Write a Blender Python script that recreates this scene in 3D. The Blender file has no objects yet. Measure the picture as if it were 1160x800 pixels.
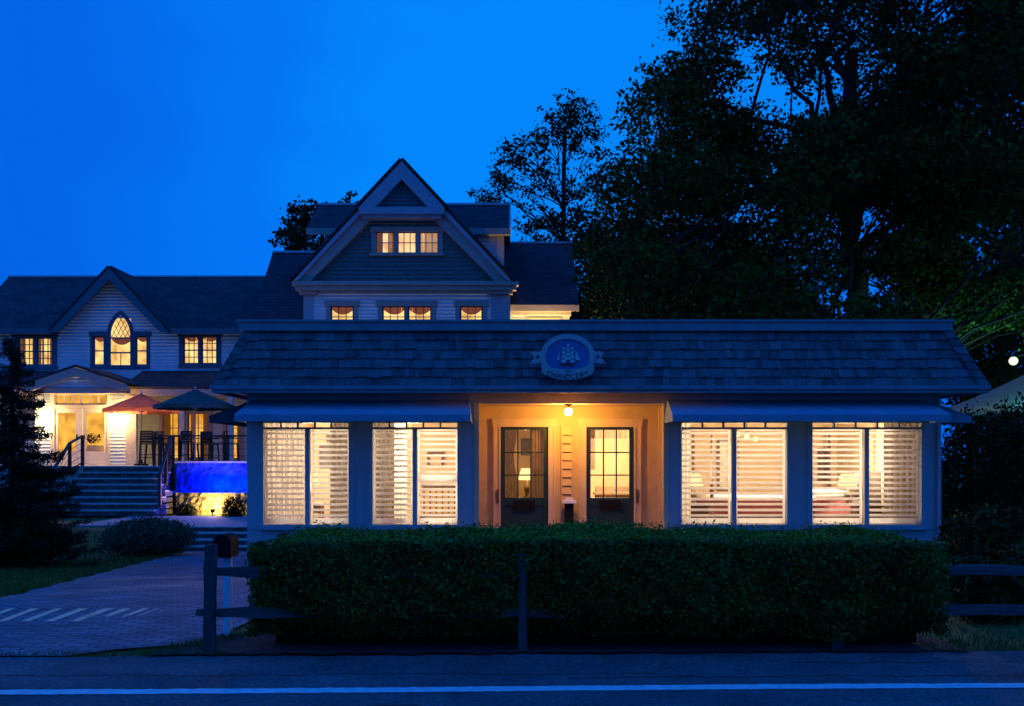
import bpy, math, random
import numpy as np
from mathutils import Vector, Matrix
random.seed(7); RNG = np.random.default_rng(7)
SC = bpy.context.scene
COL = SC.collection
# ------------------------------------------------------------------ camera
F, EYE, HOR = 1152.0, 1.65, 518.0
cd = bpy.data.cameras.new('camera'); cam = bpy.data.objects.new('camera', cd); COL.objects.link(cam)
cam.location = (0, 0, EYE); cam.rotation_euler = (math.radians(90), 0, 0)
cd.sensor_width = 36; cd.lens = 36*F/1160; cd.shift_y = (HOR-400)/1160; cd.clip_end = 2000
SC.camera = cam
# ------------------------------------------------------------------ world: blue-hour sky
W = bpy.data.worlds.new('World'); SC.world = W; W.use_nodes = True
nt = W.node_tree; nt.nodes.clear()
wo = nt.nodes.new('ShaderNodeOutputWorld'); bg = nt.nodes.new('ShaderNodeBackground')
tc = nt.nodes.new('ShaderNodeTexCoord'); nrm = nt.nodes.new('ShaderNodeVectorMath'); nrm.operation = 'NORMALIZE'
dot = nt.nodes.new('ShaderNodeVectorMath'); dot.operation = 'DOT_PRODUCT'
gl = Vector((0.05, 1.0, 0.37)).normalized(); dot.inputs[1].default_value = gl
ramp = nt.nodes.new('ShaderNodeValToRGB'); ramp.color_ramp.interpolation = 'EASE'
def stops(r, ss):
    el = r.color_ramp.elements
    while len(el) > 1: el.remove(el[-1])
    el[0].position = ss[0][0]; el[0].color = (*ss[0][1], 1)
    for p, c in ss[1:]:
        e = el.new(p); e.color = (*c, 1)
stops(ramp, [(0.0, (.008, .085, .48)), (.25, (.010, .16, .90)), (.45, (.010, .20, 1.12)), (.69, (.010, .20, 1.12)), (.78, (.008, .17, 1.0)), (.89, (.002, .10, .70)), (.945, (.001, .132, .80)), (.9775, (.001, .175, .90)), (1.0, (.001, .24, .97))])
nz = nt.nodes.new('ShaderNodeTexNoise'); nz.inputs['Scale'].default_value = 2.2; nz.inputs['Detail'].default_value = 3
mp = nt.nodes.new('ShaderNodeMapping'); mp.inputs['Scale'].default_value = (1, 1, 2.6)
ma = nt.nodes.new('ShaderNodeMath'); ma.operation = 'MULTIPLY_ADD'; ma.inputs[1].default_value = .13; ma.inputs[2].default_value = -.065
ad = nt.nodes.new('ShaderNodeMath'); ad.operation = 'ADD'
L = nt.links.new
L(tc.outputs['Generated'], nrm.inputs[0]); L(nrm.outputs[0], dot.inputs[0]); L(nrm.outputs[0], mp.inputs[0]); L(mp.outputs[0], nz.inputs['Vector'])
L(nz.outputs['Fac'], ma.inputs[0]); L(dot.outputs['Value'], ad.inputs[0]); L(ma.outputs[0], ad.inputs[1]); m2 = nt.nodes.new('ShaderNodeMath'); m2.operation = 'MULTIPLY_ADD'; m2.inputs[1].default_value = .5; m2.inputs[2].default_value = .5
L(ad.outputs[0], m2.inputs[0]); L(m2.outputs[0], ramp.inputs[0])
L(ramp.outputs[0], bg.inputs[0]); bg.inputs[1].default_value = 1.0; L(bg.outputs[0], wo.inputs[0])
SC.view_settings.view_transform = 'Standard'; SC.view_settings.look = 'None'; SC.view_settings.exposure = 0; SC.view_settings.gamma = 1
SC.view_settings.use_curve_mapping = False
# ------------------------------------------------------------------ helpers
def P(x, y, Y): return Vector(((x-580)*Y/F, Y, EYE+(HOR-y)*Y/F))
def X_(x, Y): return (x-580)*Y/F
def Z_(y, Y): return EYE+(HOR-y)*Y/F
class MB:
    def __init__(s): s.v = []; s.f = []; s.c = []
    def cut(s): s.c.append((len(s.v),len(s.f))); return s
    def add(s, vs, fs):
        n = len(s.v); s.v += [tuple(p) for p in vs]; s.f += [tuple(i+n for i in f) for f in fs]; return s
    def box(s, x0, x1, y0, y1, z0, z1):
        return s.add([(x0,y0,z0),(x1,y0,z0),(x1,y1,z0),(x0,y1,z0),(x0,y0,z1),(x1,y0,z1),(x1,y1,z1),(x0,y1,z1)],
              [(0,3,2,1),(4,5,6,7),(0,1,5,4),(1,2,6,5),(2,3,7,6),(3,0,4,7)])
    def quad(s, a, b, c, d): return s.add([a,b,c,d], [(0,1,2,3)])
    def prism(s, poly, y0, y1):   # poly in XZ
        n = len(poly); vs = [(x,y0,z) for x,z in poly]+[(x,y1,z) for x,z in poly]
        return s.add(vs, [tuple(range(n)), tuple(range(2*n-1,n-1,-1))]+[(i,i+n,(i+1)%n+n,(i+1)%n) for i in range(n)])
    def bar(s, a, b, w, h, up=(0,0,1)):
        a = Vector(a); b = Vector(b); d = (b-a).normalized(); u = Vector(up)
        if abs(d.dot(u)) > .98: u = Vector((0,1,0))
        r = d.cross(u).normalized()*w/2; t = r.cross(d).normalized()*h/2
        return s.add([a-r-t,a+r-t,a+r+t,a-r+t,b-r-t,b+r-t,b+r+t,b-r+t],
              [(0,3,2,1),(4,5,6,7),(0,1,5,4),(1,2,6,5),(2,3,7,6),(3,0,4,7)])
    def slab(s, a, b, c, d, t):  # quad with thickness along its normal
        a,b,c,d = map(Vector,(a,b,c,d)); n = (b-a).cross(d-a).normalized()*t
        return s.add([a,b,c,d,a-n,b-n,c-n,d-n], [(0,1,2,3),(7,6,5,4),(0,4,5,1),(1,5,6,2),(2,6,7,3),(3,7,4,0)])
    def tube(s, pts, rad, n=8):
        pts = [Vector(p) for p in pts]; m = len(pts)
        if not hasattr(rad,'__len__'): rad = [rad]*m
        vs = []
        for i, p in enumerate(pts):
            d = (pts[min(i+1,m-1)]-pts[max(i-1,0)]).normalized()
            u = Vector((0,0,1)) if abs(d.z) < .9 else Vector((1,0,0))
            a = d.cross(u).normalized(); b = d.cross(a).normalized()
            for k in range(n):
                t = 2*math.pi*k/n; vs.append(p+(a*math.cos(t)+b*math.sin(t))*rad[i])
        fs = [(i*n+k,i*n+(k+1)%n,(i+1)*n+(k+1)%n,(i+1)*n+k) for i in range(m-1) for k in range(n)]
        return s.add(vs, fs+[tuple(range(n)), tuple(range(m*n-1,(m-1)*n-1,-1))])
    def lathe(s, prof, c, n=16):   # prof: (r, z) list
        vs = [(c[0]+r*math.cos(2*math.pi*k/n), c[1]+r*math.sin(2*math.pi*k/n), c[2]+z) for r,z in prof for k in range(n)]
        m = len(prof)
        fs = [(i*n+k,i*n+(k+1)%n,(i+1)*n+(k+1)%n,(i+1)*n+k) for i in range(m-1) for k in range(n)]
        return s.add(vs, fs+[tuple(range(n))[::-1], tuple(range((m-1)*n,m*n))])
    def ball(s, c, r, n=10):
        return s.lathe([(max(r*math.sin(math.pi*i/n),1e-4), -r*math.cos(math.pi*i/n)) for i in range(n+1)], c, n+4)
    def build(s, name, mat, parent=None, smooth=False):
        if s.c:
            b = [(0,0)]+s.c+[(len(s.v),len(s.f))]; o = None
            for (v0,f0),(v1,f1) in zip(b,b[1:]):
                if f1 > f0:
                    q = MB(); q.v = s.v[v0:v1]; q.f = [tuple(i-v0 for i in f) for f in s.f[f0:f1]]; o2 = q.build(name, mat, parent, smooth); o = o or o2
            return o
        off = Vector((0,0,0)); p = parent
        while p is not None: off += p.location; p = p.parent
        me = bpy.data.meshes.new(name); me.from_pydata([(x-off.x,y-off.y,z-off.z) for x,y,z in s.v], [], s.f)
        return link(name, me, mat, parent, smooth)
def link(name, me, mat, parent=None, smooth=False):
    me.materials.append(mat)
    if smooth: me.polygons.foreach_set('use_smooth', [True]*len(me.polygons))
    o = bpy.data.objects.new(name, me); COL.objects.link(o)
    if parent is not None: o.parent = parent
    return o
def tag(o, label, cat, group=None, kind=None):
    o['label'] = label; o['category'] = cat
    if group: o['group'] = group
    if kind: o['kind'] = kind
    return o
def thing(name, label, cat, loc=(0,0,0), group=None):
    o = bpy.data.objects.new(name, None); COL.objects.link(o); o.location = loc; o.empty_display_size = .1
    return tag(o, label, cat, group)
def struct(o): o['kind'] = 'structure'; return o
def dup(root, dx, dy, dz, label=None, rz=0):
    r = root.copy(); COL.objects.link(r); r.location = root.location+Vector((dx,dy,dz)); r.rotation_euler.z = rz
    if label: r['label'] = label
    for ch in list(root.children):
        c = ch.copy(); COL.objects.link(c); c.parent = r
        for g in list(ch.children):
            d = g.copy(); COL.objects.link(d); d.parent = c
            if d.type == 'LIGHT': pass
    return r
def light(name, loc, power, color, radius=.08, parent=None, kind='POINT', rot=None, spot=90):
    l = bpy.data.lights.new(name, kind); l.energy = power; l.color = color; l.shadow_soft_size = radius
    if kind == 'SPOT': l.spot_size = math.radians(spot); l.spot_blend = .9
    o = bpy.data.objects.new(name, l); COL.objects.link(o)
    off = Vector((0,0,0)); p = parent
    while p is not None: off += p.location; p = p.parent
    o.location = Vector(loc)-off
    if rot: o.rotation_euler = rot
    if parent is not None: o.parent = parent
    return o
# ------------------------------------------------------------------ materials
def mat(name, col, rough=.75, var=.25, vscale=3.0, bump=0.0, bscale=30.0, island=False, stretch=(1,1,1), spec=.35, coord='Object'):
    m = bpy.data.materials.new(name); m.use_nodes = True; n = m.node_tree; b = n.nodes['Principled BSDF']
    b.inputs['Roughness'].default_value = rough; b.inputs['Specular IOR Level'].default_value = spec
    t = n.nodes.new('ShaderNodeTexCoord'); mpn = n.nodes.new('ShaderNodeMapping'); mpn.inputs['Scale'].default_value = stretch
    n.links.new(t.outputs[coord], mpn.inputs[0])
    nz = n.nodes.new('ShaderNodeTexNoise'); nz.inputs['Scale'].default_value = vscale; nz.inputs['Detail'].default_value = 6; nz.inputs['Roughness'].default_value = .65
    n.links.new(mpn.outputs[0], nz.inputs['Vector'])
    r = n.nodes.new('ShaderNodeValToRGB'); e = r.color_ramp.elements
    e[0].position = .3; e[1].position = .7
    e[0].color = (*[c*(1-var) for c in col], 1); e[1].color = (*[min(c*(1+var),1) for c in col], 1)
    src = nz.outputs['Fac']
    if island:
        g = n.nodes.new('ShaderNodeNewGeometry'); mx = n.nodes.new('ShaderNodeMath'); mx.operation = 'MULTIPLY_ADD'
        wgt = .6 if island is True else island; mx.inputs[1].default_value = wgt; sc = n.nodes.new('ShaderNodeMath'); sc.operation = 'MULTIPLY'; sc.inputs[1].default_value = 1-wgt
        n.links.new(g.outputs['Random Per Island'], mx.inputs[0]); n.links.new(nz.outputs['Fac'], sc.inputs[0]); n.links.new(sc.outputs[0], mx.inputs[2]); src = mx.outputs[0]
    n.links.new(src, r.inputs[0]); n.links.new(r.outputs[0], b.inputs['Base Color'])
    if bump:
        bz = n.nodes.new('ShaderNodeTexNoise'); bz.inputs['Scale'].default_value = bscale; bz.inputs['Detail'].default_value = 5
        n.links.new(mpn.outputs[0], bz.inputs['Vector'])
        bp = n.nodes.new('ShaderNodeBump'); bp.inputs['Strength'].default_value = bump; bp.inputs['Distance'].default_value = .02
        n.links.new(bz.outputs['Fac'], bp.inputs['Height']); n.links.new(bp.outputs[0], b.inputs['Normal'])
    return m
def brickmat(name, c1, c2, cm, bw, bh, mortar, axes='xy', rough=.85, bump=.5, offset=.5, var=.3):
    m = bpy.data.materials.new(name); m.use_nodes = True; n = m.node_tree; b = n.nodes['Principled BSDF']; b.inputs['Roughness'].default_value = rough
    b.inputs['Specular IOR Level'].default_value = .3
    t = n.nodes.new('ShaderNodeTexCoord'); s = n.nodes.new('ShaderNodeSeparateXYZ'); c = n.nodes.new('ShaderNodeCombineXYZ')
    n.links.new(t.outputs['Object'], s.inputs[0]); n.links.new(s.outputs[axes[0].upper()], c.inputs[0]); n.links.new(s.outputs[axes[1].upper()], c.inputs[1])
    k = n.nodes.new('ShaderNodeTexBrick'); k.offset = offset
    for i, v in (('Color1',c1),('Color2',c2),('Mortar',cm)): k.inputs[i].default_value = (*v,1)
    k.inputs['Scale'].default_value = 1; k.inputs['Brick Width'].default_value = bw; k.inputs['Row Height'].default_value = bh; k.inputs['Mortar Size'].default_value = mortar
    k.inputs['Mortar Smooth'].default_value = .3
    n.links.new(c.outputs[0], k.inputs['Vector'])
    nz = n.nodes.new('ShaderNodeTexNoise'); nz.inputs['Scale'].default_value = 1.3; nz.inputs['Detail'].default_value = 7; n.links.new(t.outputs['Object'], nz.inputs['Vector'])
    mr = n.nodes.new('ShaderNodeMapRange'); mr.inputs[1].default_value=.3; mr.inputs[2].default_value=.7; mr.inputs[3].default_value = 1-var; mr.inputs[4].default_value = 1+var
    n.links.new(nz.outputs['Fac'], mr.inputs[0])
    mx = n.nodes.new('ShaderNodeVectorMath'); mx.operation = 'SCALE'; n.links.new(k.outputs['Color'], mx.inputs[0]); n.links.new(mr.outputs[0], mx.inputs['Scale'])
    n.links.new(mx.outputs[0], b.inputs['Base Color'])
    bp = n.nodes.new('ShaderNodeBump'); bp.inputs['Strength'].default_value = bump; bp.inputs['Distance'].default_value = .015; bp.invert = True
    n.links.new(k.outputs['Fac'], bp.inputs['Height']); n.links.new(bp.outputs[0], b.inputs['Normal'])
    return m
def emis(name, col, strength, var=.0, vscale=1.5):
    m = bpy.data.materials.new(name); m.use_nodes = True; n = m.node_tree; n.nodes.clear()
    o = n.nodes.new('ShaderNodeOutputMaterial'); e = n.nodes.new('ShaderNodeEmission'); e.inputs[0].default_value = (*col,1); e.inputs[1].default_value = strength
    n.links.new(e.outputs[0], o.inputs[0])
    if var:
        t = n.nodes.new('ShaderNodeTexCoord'); nz = n.nodes.new('ShaderNodeTexNoise'); nz.inputs['Scale'].default_value = vscale; nz.inputs['Detail'].default_value = 3
        mpn = n.nodes.new('ShaderNodeMapping'); mpn.inputs['Scale'].default_value = (1,1,1.4)
        n.links.new(t.outputs['Object'], mpn.inputs[0]); n.links.new(mpn.outputs[0], nz.inputs['Vector'])
        r = n.nodes.new('ShaderNodeValToRGB'); el = r.color_ramp.elements; el[0].position=.35; el[1].position=.65
        el[0].color = (*[col[i]*(1-var)*(1,.82,.65)[i] for i in range(3)],1); el[1].color = (*col,1)
        n.links.new(nz.outputs['Fac'], r.inputs[0]); n.links.new(r.outputs[0], e.inputs[0])
    return m
def glassmat():
    m = bpy.data.materials.new('window_glass'); m.use_nodes = True; n = m.node_tree; n.nodes.clear()
    o = n.nodes.new('ShaderNodeOutputMaterial'); t = n.nodes.new('ShaderNodeBsdfTransparent'); g = n.nodes.new('ShaderNodeBsdfGlossy'); x = n.nodes.new('ShaderNodeMixShader')
    f = n.nodes.new('ShaderNodeFresnel'); f.inputs[0].default_value = 1.4; g.inputs['Roughness'].default_value = .03; t.inputs[0].default_value = (.97,.98,.97,1)
    n.links.new(f.outputs[0], x.inputs[0]); n.links.new(t.outputs[0], x.inputs[1]); n.links.new(g.outputs[0], x.inputs[2]); n.links.new(x.outputs[0], o.inputs[0])
    return m
def cloth(name, col, tr=.5, var=.15, vscale=6, stretch=(1,1,1)):
    m = mat(name, col, .9, var, vscale, stretch=stretch); n = m.node_tree; b = n.nodes['Principled BSDF']; o = n.nodes['Material Output']
    t = n.nodes.new('ShaderNodeBsdfTranslucent'); x = n.nodes.new('ShaderNodeMixShader'); x.inputs[0].default_value = tr
    src = b.inputs['Base Color'].links[0].from_socket; n.links.new(src, t.inputs[0])
    n.links.new(b.outputs[0], x.inputs[1]); n.links.new(t.outputs[0], x.inputs[2]); n.links.new(x.outputs[0], o.inputs[0])
    return m
M = {}
M['glass'] = glassmat()
M['asphalt'] = mat('asphalt', (.094,.094,.097), .85, .35, 1.1, .6, 90)
def speckle(m, amt, scale):
    n = m.node_tree; b = n.nodes['Principled BSDF']; src = b.inputs['Base Color'].links[0].from_socket
    t = n.nodes.new('ShaderNodeTexCoord'); v = n.nodes.new('ShaderNodeTexVoronoi'); v.inputs['Scale'].default_value = scale; n.links.new(t.outputs['Object'], v.inputs['Vector'])
    sp = n.nodes.new('ShaderNodeSeparateColor'); n.links.new(v.outputs['Color'], sp.inputs[0])
    mr = n.nodes.new('ShaderNodeMapRange'); mr.inputs[1].default_value = .0; mr.inputs[2].default_value = 1; mr.inputs[3].default_value = 1-amt; mr.inputs[4].default_value = 1+amt; n.links.new(sp.outputs[0], mr.inputs[0])
    x = n.nodes.new('ShaderNodeVectorMath'); x.operation = 'SCALE'; n.links.new(src, x.inputs[0]); n.links.new(mr.outputs[0], x.inputs['Scale']); n.links.new(x.outputs[0], b.inputs['Base Color'])
speckle(M['asphalt'], .42, 60); speckle(M['asphalt'], .16, 1.3)
M['line'] = mat('road_paint', (.62,.63,.62), .7, .22, 14, .2, 60)
M['grass'] = mat('lawn_grass', (.032,.085,.010), .95, .4, 2.5, .5, 40)
M['blade'] = mat('grass_blade', (.05,.125,.012), .8, .5, 3, island=True)
M['mulch'] = mat('bark_mulch', (.028,.022,.018), .95, .6, 9, .9, 26)
M['paver'] = brickmat('brick_paver', (.175,.21,.235), (.10,.12,.135), (.04,.042,.046), .24, .12, .014, 'xy', var=.3)
M['peach'] = mat('peach_stripe', (.95,.58,.34), .75, .2, 12)
M['trim'] = mat('painted_trim', (.36,.39,.42), .6, .08, 4, .05, 40)
M['captrim'] = mat('weathered_cap', (.22,.235,.25), .65, .22, 2.5)
M['trimw'] = mat('pale_trim', (.56,.52,.47), .6, .08, 4)
M['ochre'] = mat('ochre_trim', (.58,.43,.24), .6, .08, 4)
M['beige'] = mat('beige_panel', (.50,.36,.17), .6, .1, 3)
M['shake'] = mat('weathered_cedar', (.125,.118,.12), .85, .5, 4, .8, 30, island=.28, stretch=(4,3,.5))
M['awning'] = mat('awning_canvas', (.19,.29,.36), .85, .12, 3, .1, 90)
M['darkaw'] = mat('dark_awning_canvas', (.05,.06,.08), .85, .12, 3)
M['slat'] = cloth('shutter_white', (.92,.91,.90), .65, .06, 4)
M['inwall'] = mat('interior_cream', (.43,.30,.17), .85, .2, 1.2)
M['floorw'] = mat('interior_floor', (.25,.15,.09), .5, .2, 4)
M['doorg'] = mat('dark_green_door', (.010,.032,.030), .45, .15, 4)
M['brass'] = mat('aged_brass', (.10,.07,.04), .4, .2, 10)
M['black'] = mat('black_metal', (.008,.008,.009), .7, .2, 10, spec=.1)
M['dark'] = mat('dark_wood', (.07,.032,.018), .5, .3, 8)
M['red'] = mat('dark_red_blanket', (.16,.035,.03), .9, .25, 8)
M['linen'] = mat('white_linen', (.78,.74,.68), .9, .06, 8)
M['lace'] = cloth('lace_curtain', (.47,.40,.34), .6, .7, 9, (3,3,.35))
M['sheer'] = cloth('sheer_curtain', (.78,.72,.64), .55)
M['pattern'] = cloth('patterned_curtain', (.20,.155,.12), .35, .7, 9, (3,3,.4))
M['drape'] = cloth('brown_drape', (.30,.20,.13), .5, .2)
M['swag'] = cloth('red_swag', (.34,.13,.08), .45, .25)
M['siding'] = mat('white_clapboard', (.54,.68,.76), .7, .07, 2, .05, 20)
M['gable'] = mat('grey_green_shingle', (.09,.17,.165), .85, .25, 5, .3, 30, stretch=(1,1,3))
M['casing'] = mat('grey_casing', (.13,.15,.17), .6, .1, 4)
M['taupe'] = mat('taupe_trim', (.44,.35,.29), .65, .1, 4)
M['roof'] = brickmat('asphalt_shingle', (.055,.056,.062), (.038,.039,.044), (.02,.02,.022), .30, .14, .012, 'xz', .9, .6)
M['flash'] = mat('metal_ridge', (.55,.58,.60), .4, .08, 5)
M['stone'] = mat('field_stone', (.30,.27,.23), .85, .45, 3, .8, 6)
M['tread'] = mat('bluestone_tread', (.44,.41,.37), .8, .3, 4, .3, 20)
M['riser'] = mat('dark_stone_riser', (.05,.048,.046), .85, .5, 5, .6, 14)
M['pathm'] = mat('path_stone', (.24,.23,.22), .85, .25, 2, .3, 16)
M['rail'] = mat('brown_rail', (.11,.05,.03), .6, .25, 8)
M['fence'] = mat('weathered_rail', (.075,.072,.07), .9, .4, 6, .8, 25, stretch=(.5,3,3))
M['fencep'] = mat('weathered_post', (.06,.058,.056), .9, .4, 6, .8, 25, stretch=(3,3,.5))
M['bark'] = mat('tree_bark', (.05,.042,.036), .95, .4, 4, .9, 14, stretch=(3,3,.6))
M['leaf'] = mat('maple_leaf', (.030,.066,.004), .8, .55, .5, island=True, spec=.15)
M['leafd'] = mat('dark_leaf', (.016,.036,.005), .8, .5, .5, island=True, spec=.15)
M['needle'] = mat('spruce_needle', (.014,.028,.012), .85, .45, 2, island=True, spec=.1)
M['hedge'] = mat('hedge_leaf', (.060,.100,.005), .6, .75, 2.2, island=.4, spec=.25)
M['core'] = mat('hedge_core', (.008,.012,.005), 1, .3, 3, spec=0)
M['toplit'] = mat('toplit_hedge_leaf', (.15,.20,.008), .6, .6, 2.2, island=.4, spec=.2)  # yellower hedge leaf: light on the hedge top put into its colour
M['lav'] = mat('grey_green_stem', (.10,.15,.085), .9, .4, 3, island=True, spec=.1)
M['pinkc'] = cloth('coral_canvas', (.72,.22,.14), .65)
M['greenc'] = cloth('green_canvas', (.03,.09,.08), .12)
M['white'] = mat('white_paint', (.72,.73,.74), .6, .06, 4)
M['tent'] = cloth('tent_fabric', (.72,.76,.74), .3, .05)
M['signb'] = mat('sign_blue', (.06,.17,.38), .5, .2, 6)
M['signr'] = mat('sign_cream', (.52,.44,.40), .6, .12, 8)
M['signl'] = mat('sign_letter', (.05,.05,.08), .6, .1, 8)
M['signs'] = mat('sign_ship', (.62,.60,.58), .6, .1, 8)
M['bulb'] = emis('warm_bulb', (1,.62,.22), 60)
M['bulb2'] = emis('warm_sconce', (1,.76,.40), 60)
M['shade'] = emis('lamp_shade', (1,.72,.28), 1.6)
M['bulbg'] = emis('cool_lamp', (.60,1,.62), 1.7)
M['candle'] = emis('chandelier_bulb', (1,.55,.15), 6)
M['lit'] = emis('lit_room', (1.0,.66,.22), 1.5, .45, 1.6)
M['litp'] = emis('lit_room_pink', (1.0,.62,.30), 1.45, .35, 2.2)
M['litg'] = emis('lit_hall_gold', (1.0,.50,.06), 1.25, .45, 1.3)
def stonemat(name, c, mort, scale):
    m = mat(name, c, .85, .4, 4, .7, 12); n = m.node_tree; b = n.nodes['Principled BSDF']; src = b.inputs['Base Color'].links[0].from_socket
    t = n.nodes.new('ShaderNodeTexCoord'); mp_ = n.nodes.new('ShaderNodeMapping'); mp_.inputs['Scale'].default_value = (1,.3,1.5); n.links.new(t.outputs['Object'], mp_.inputs[0])
    v = n.nodes.new('ShaderNodeTexVoronoi'); v.feature = 'DISTANCE_TO_EDGE'; v.inputs['Scale'].default_value = scale; v2 = n.nodes.new('ShaderNodeTexVoronoi'); v2.inputs['Scale'].default_value = scale
    for q in (v,v2): n.links.new(mp_.outputs[0], q.inputs['Vector'])
    sp = n.nodes.new('ShaderNodeSeparateColor'); n.links.new(v2.outputs['Color'], sp.inputs[0])
    mr = n.nodes.new('ShaderNodeMapRange'); mr.inputs[3].default_value = .55; mr.inputs[4].default_value = 1.35; n.links.new(sp.outputs[0], mr.inputs[0])
    x = n.nodes.new('ShaderNodeVectorMath'); x.operation = 'SCALE'; n.links.new(src, x.inputs[0]); n.links.new(mr.outputs[0], x.inputs['Scale'])
    m2 = n.nodes.new('ShaderNodeMapRange'); m2.inputs[1].default_value = .02; m2.inputs[2].default_value = .07; n.links.new(v.outputs['Distance'], m2.inputs[0])
    mx = n.nodes.new('ShaderNodeMix'); mx.data_type = 'RGBA'; n.links.new(m2.outputs[0], mx.inputs[0]); mx.inputs[6].default_value = (*mort,1); n.links.new(x.outputs[0], mx.inputs[7]); n.links.new(mx.outputs[2], b.inputs['Base Color'])
    return m
M['stone'] = stonemat('field_stone', (.36,.30,.22), (.06,.05,.04), 4.5)
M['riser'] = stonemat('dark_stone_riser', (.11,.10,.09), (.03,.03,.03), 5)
M['wash'] = mat('blue_lit_wall', (.010,.045,.48), .8, .65, 3.0, .5, 9)  # blue of the uplights is put into the wall colour too
# ------------------------------------------------------------------ ground
def sm(a, b, t): t = min(max((t-a)/(b-a),0),1); return t*t*(3-2*t)
def gz(X, Y):
    if Y <= 8.4: return 0.0
    s = -0.042*(min(Y,25.5)-8.4)
    up = sm(26.4, 27.2, Y)
    if X < -8.6: up = max(up, sm(17.5, 26.8, Y)*sm(-9.0, -10.4, X))
    if X > 4: up = max(up, 0)
    return s*(1-up)-0.2*up
xs = sorted(set([-400,-200,-100,-60,-40]+[x*.5 for x in range(-50,51)]+[-9.0,-8.7,40,60,100,200,400]))
ys = sorted(set([-100,-40,-15,0,4,7,8.4]+[8.5+.5*i for i in range(0,60)]+[26.4,26.6,26.8,45,60,100,200,400,700]))
mb = MB()
mb.v = [(x,y,gz(x,y)) for y in ys for x in xs]; nx = len(xs)
mb.f = [(j*nx+i,j*nx+i+1,(j+1)*nx+i+1,(j+1)*nx+i) for j in range(len(ys)-1) for i in range(nx-1)]
struct(mb.build('ground', M['grass'], smooth=True))
ROT = .03
def ry(X, y0): return y0+ROT*X
e = [(x, ry(x,8.47)) for x in (-60,60)]
mb = MB()
NX = 300
tp = []; bt = []
for i in range(NX+1):
    x = -60+120*i/NX; tp.append((x, ry(x,8.46)+random.uniform(-.03,.03), .012)); bt.append((x, ry(x,1.2), .012))
mb.add(bt+tp, [(i,i+1,NX+2+i,NX+1+i) for i in range(NX)])
struct(mb.build('road', M['asphalt']))
mb = MB(); lo = []; hi = []
for i in range(1601):
    x = -40+80*i/1600; wv = .010*math.sin(x*.9)+random.uniform(-.007,.007)
    lo.append((x,ry(x,7.10)+wv,.017)); hi.append((x,ry(x,7.25)+wv+random.uniform(-.009,.006),.017))
mb.add(lo+hi, [(i,i+1,1602+i,1601+i) for i in range(1600)])
struct(mb.build('road_edge_line', M['line']))
mb = MB()
for x0, x1, yy in ((-4.2,1.1,7.75),(.4,4.6,7.5),(-2.0,-.6,6.7),(2.2,4.4,8.05)):
    n = int((x1-x0)/.05); q = 0; lo = []; hi = []
    for i in range(n+1):
        q += random.gauss(0,.012); w = .004+.005*random.random(); x = x0+(x1-x0)*i/n; lo.append((x,ry(x,yy)+q-w,.0145)); hi.append((x,ry(x,yy)+q+w,.0145))
    mb.add(lo+hi, [(i,i+1,n+2+i,n+1+i) for i in range(n)])
struct(mb.build('road_crack', M['mulch']))
# driveway of pavers
mb = MB()
def drive_left(Y): return X_(0,13.15)+(Y-13.15)*((X_(203,24.2)-X_(0,13.15))/(24.2-13.15))
N = 60
Lp = []; Rp = []
for i in range(N+1):
    Y = 8.40+(25.45-8.40)*i/N if i else 8.3
    l = drive_left(Y)+.05*math.sin(i*1.7)
    if Y > 22: l = max(l, -8.75)
    r = -2.75-.9*sm(9.2,8.4,Y) if Y < 12 else -2.75-(Y-12)*.19-.6*sm(12,16,Y)
    if Y > 21: r = max(r,-5.6)
    yl, yr_ = (ry(l,8.455), ry(r,8.455)) if i == 0 else (Y, Y)
    Lp.append((max(l,-30), yl, gz(l,yl)+.022)); Rp.append((r, yr_, gz(r,yr_)+.022))
mb.add(Lp+Rp, [(i, N+1+i, N+2+i, i+1) for i in range(N)])
struct(mb.build('driveway', M['paver']))
# peach-coloured diagonal bars laid just above the pavers
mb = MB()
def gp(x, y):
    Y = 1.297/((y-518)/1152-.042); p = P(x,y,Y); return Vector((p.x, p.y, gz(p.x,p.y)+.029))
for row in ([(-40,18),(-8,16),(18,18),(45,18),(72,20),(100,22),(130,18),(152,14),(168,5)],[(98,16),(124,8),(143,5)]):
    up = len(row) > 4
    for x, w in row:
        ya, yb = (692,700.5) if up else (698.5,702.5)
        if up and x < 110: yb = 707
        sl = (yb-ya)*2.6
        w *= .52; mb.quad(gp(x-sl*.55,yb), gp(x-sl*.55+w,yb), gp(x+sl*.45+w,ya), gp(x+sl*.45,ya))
struct(mb.build('driveway_stripe', M['peach']))
# mulch bed beneath fence and hedge
mb = MB(); pts = []
for i in range(81):
    x = -3.0+6.85*i/80
    f = ry(x,8.44)+random.uniform(-.05,.05); b = 10.6
    if x < -2.2: b = 8.6+ (x+3.0)*2.5
    pts.append(((x,f,gz(x,f)+.03),(x,b,gz(x,b)+.034)))
mb.add([p for ab in pts for p in ab], [(2*i,2*i+2,2*i+3,2*i+1) for i in range(80)])
struct(mb.build('mulch_bed', M['mulch']))
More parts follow.
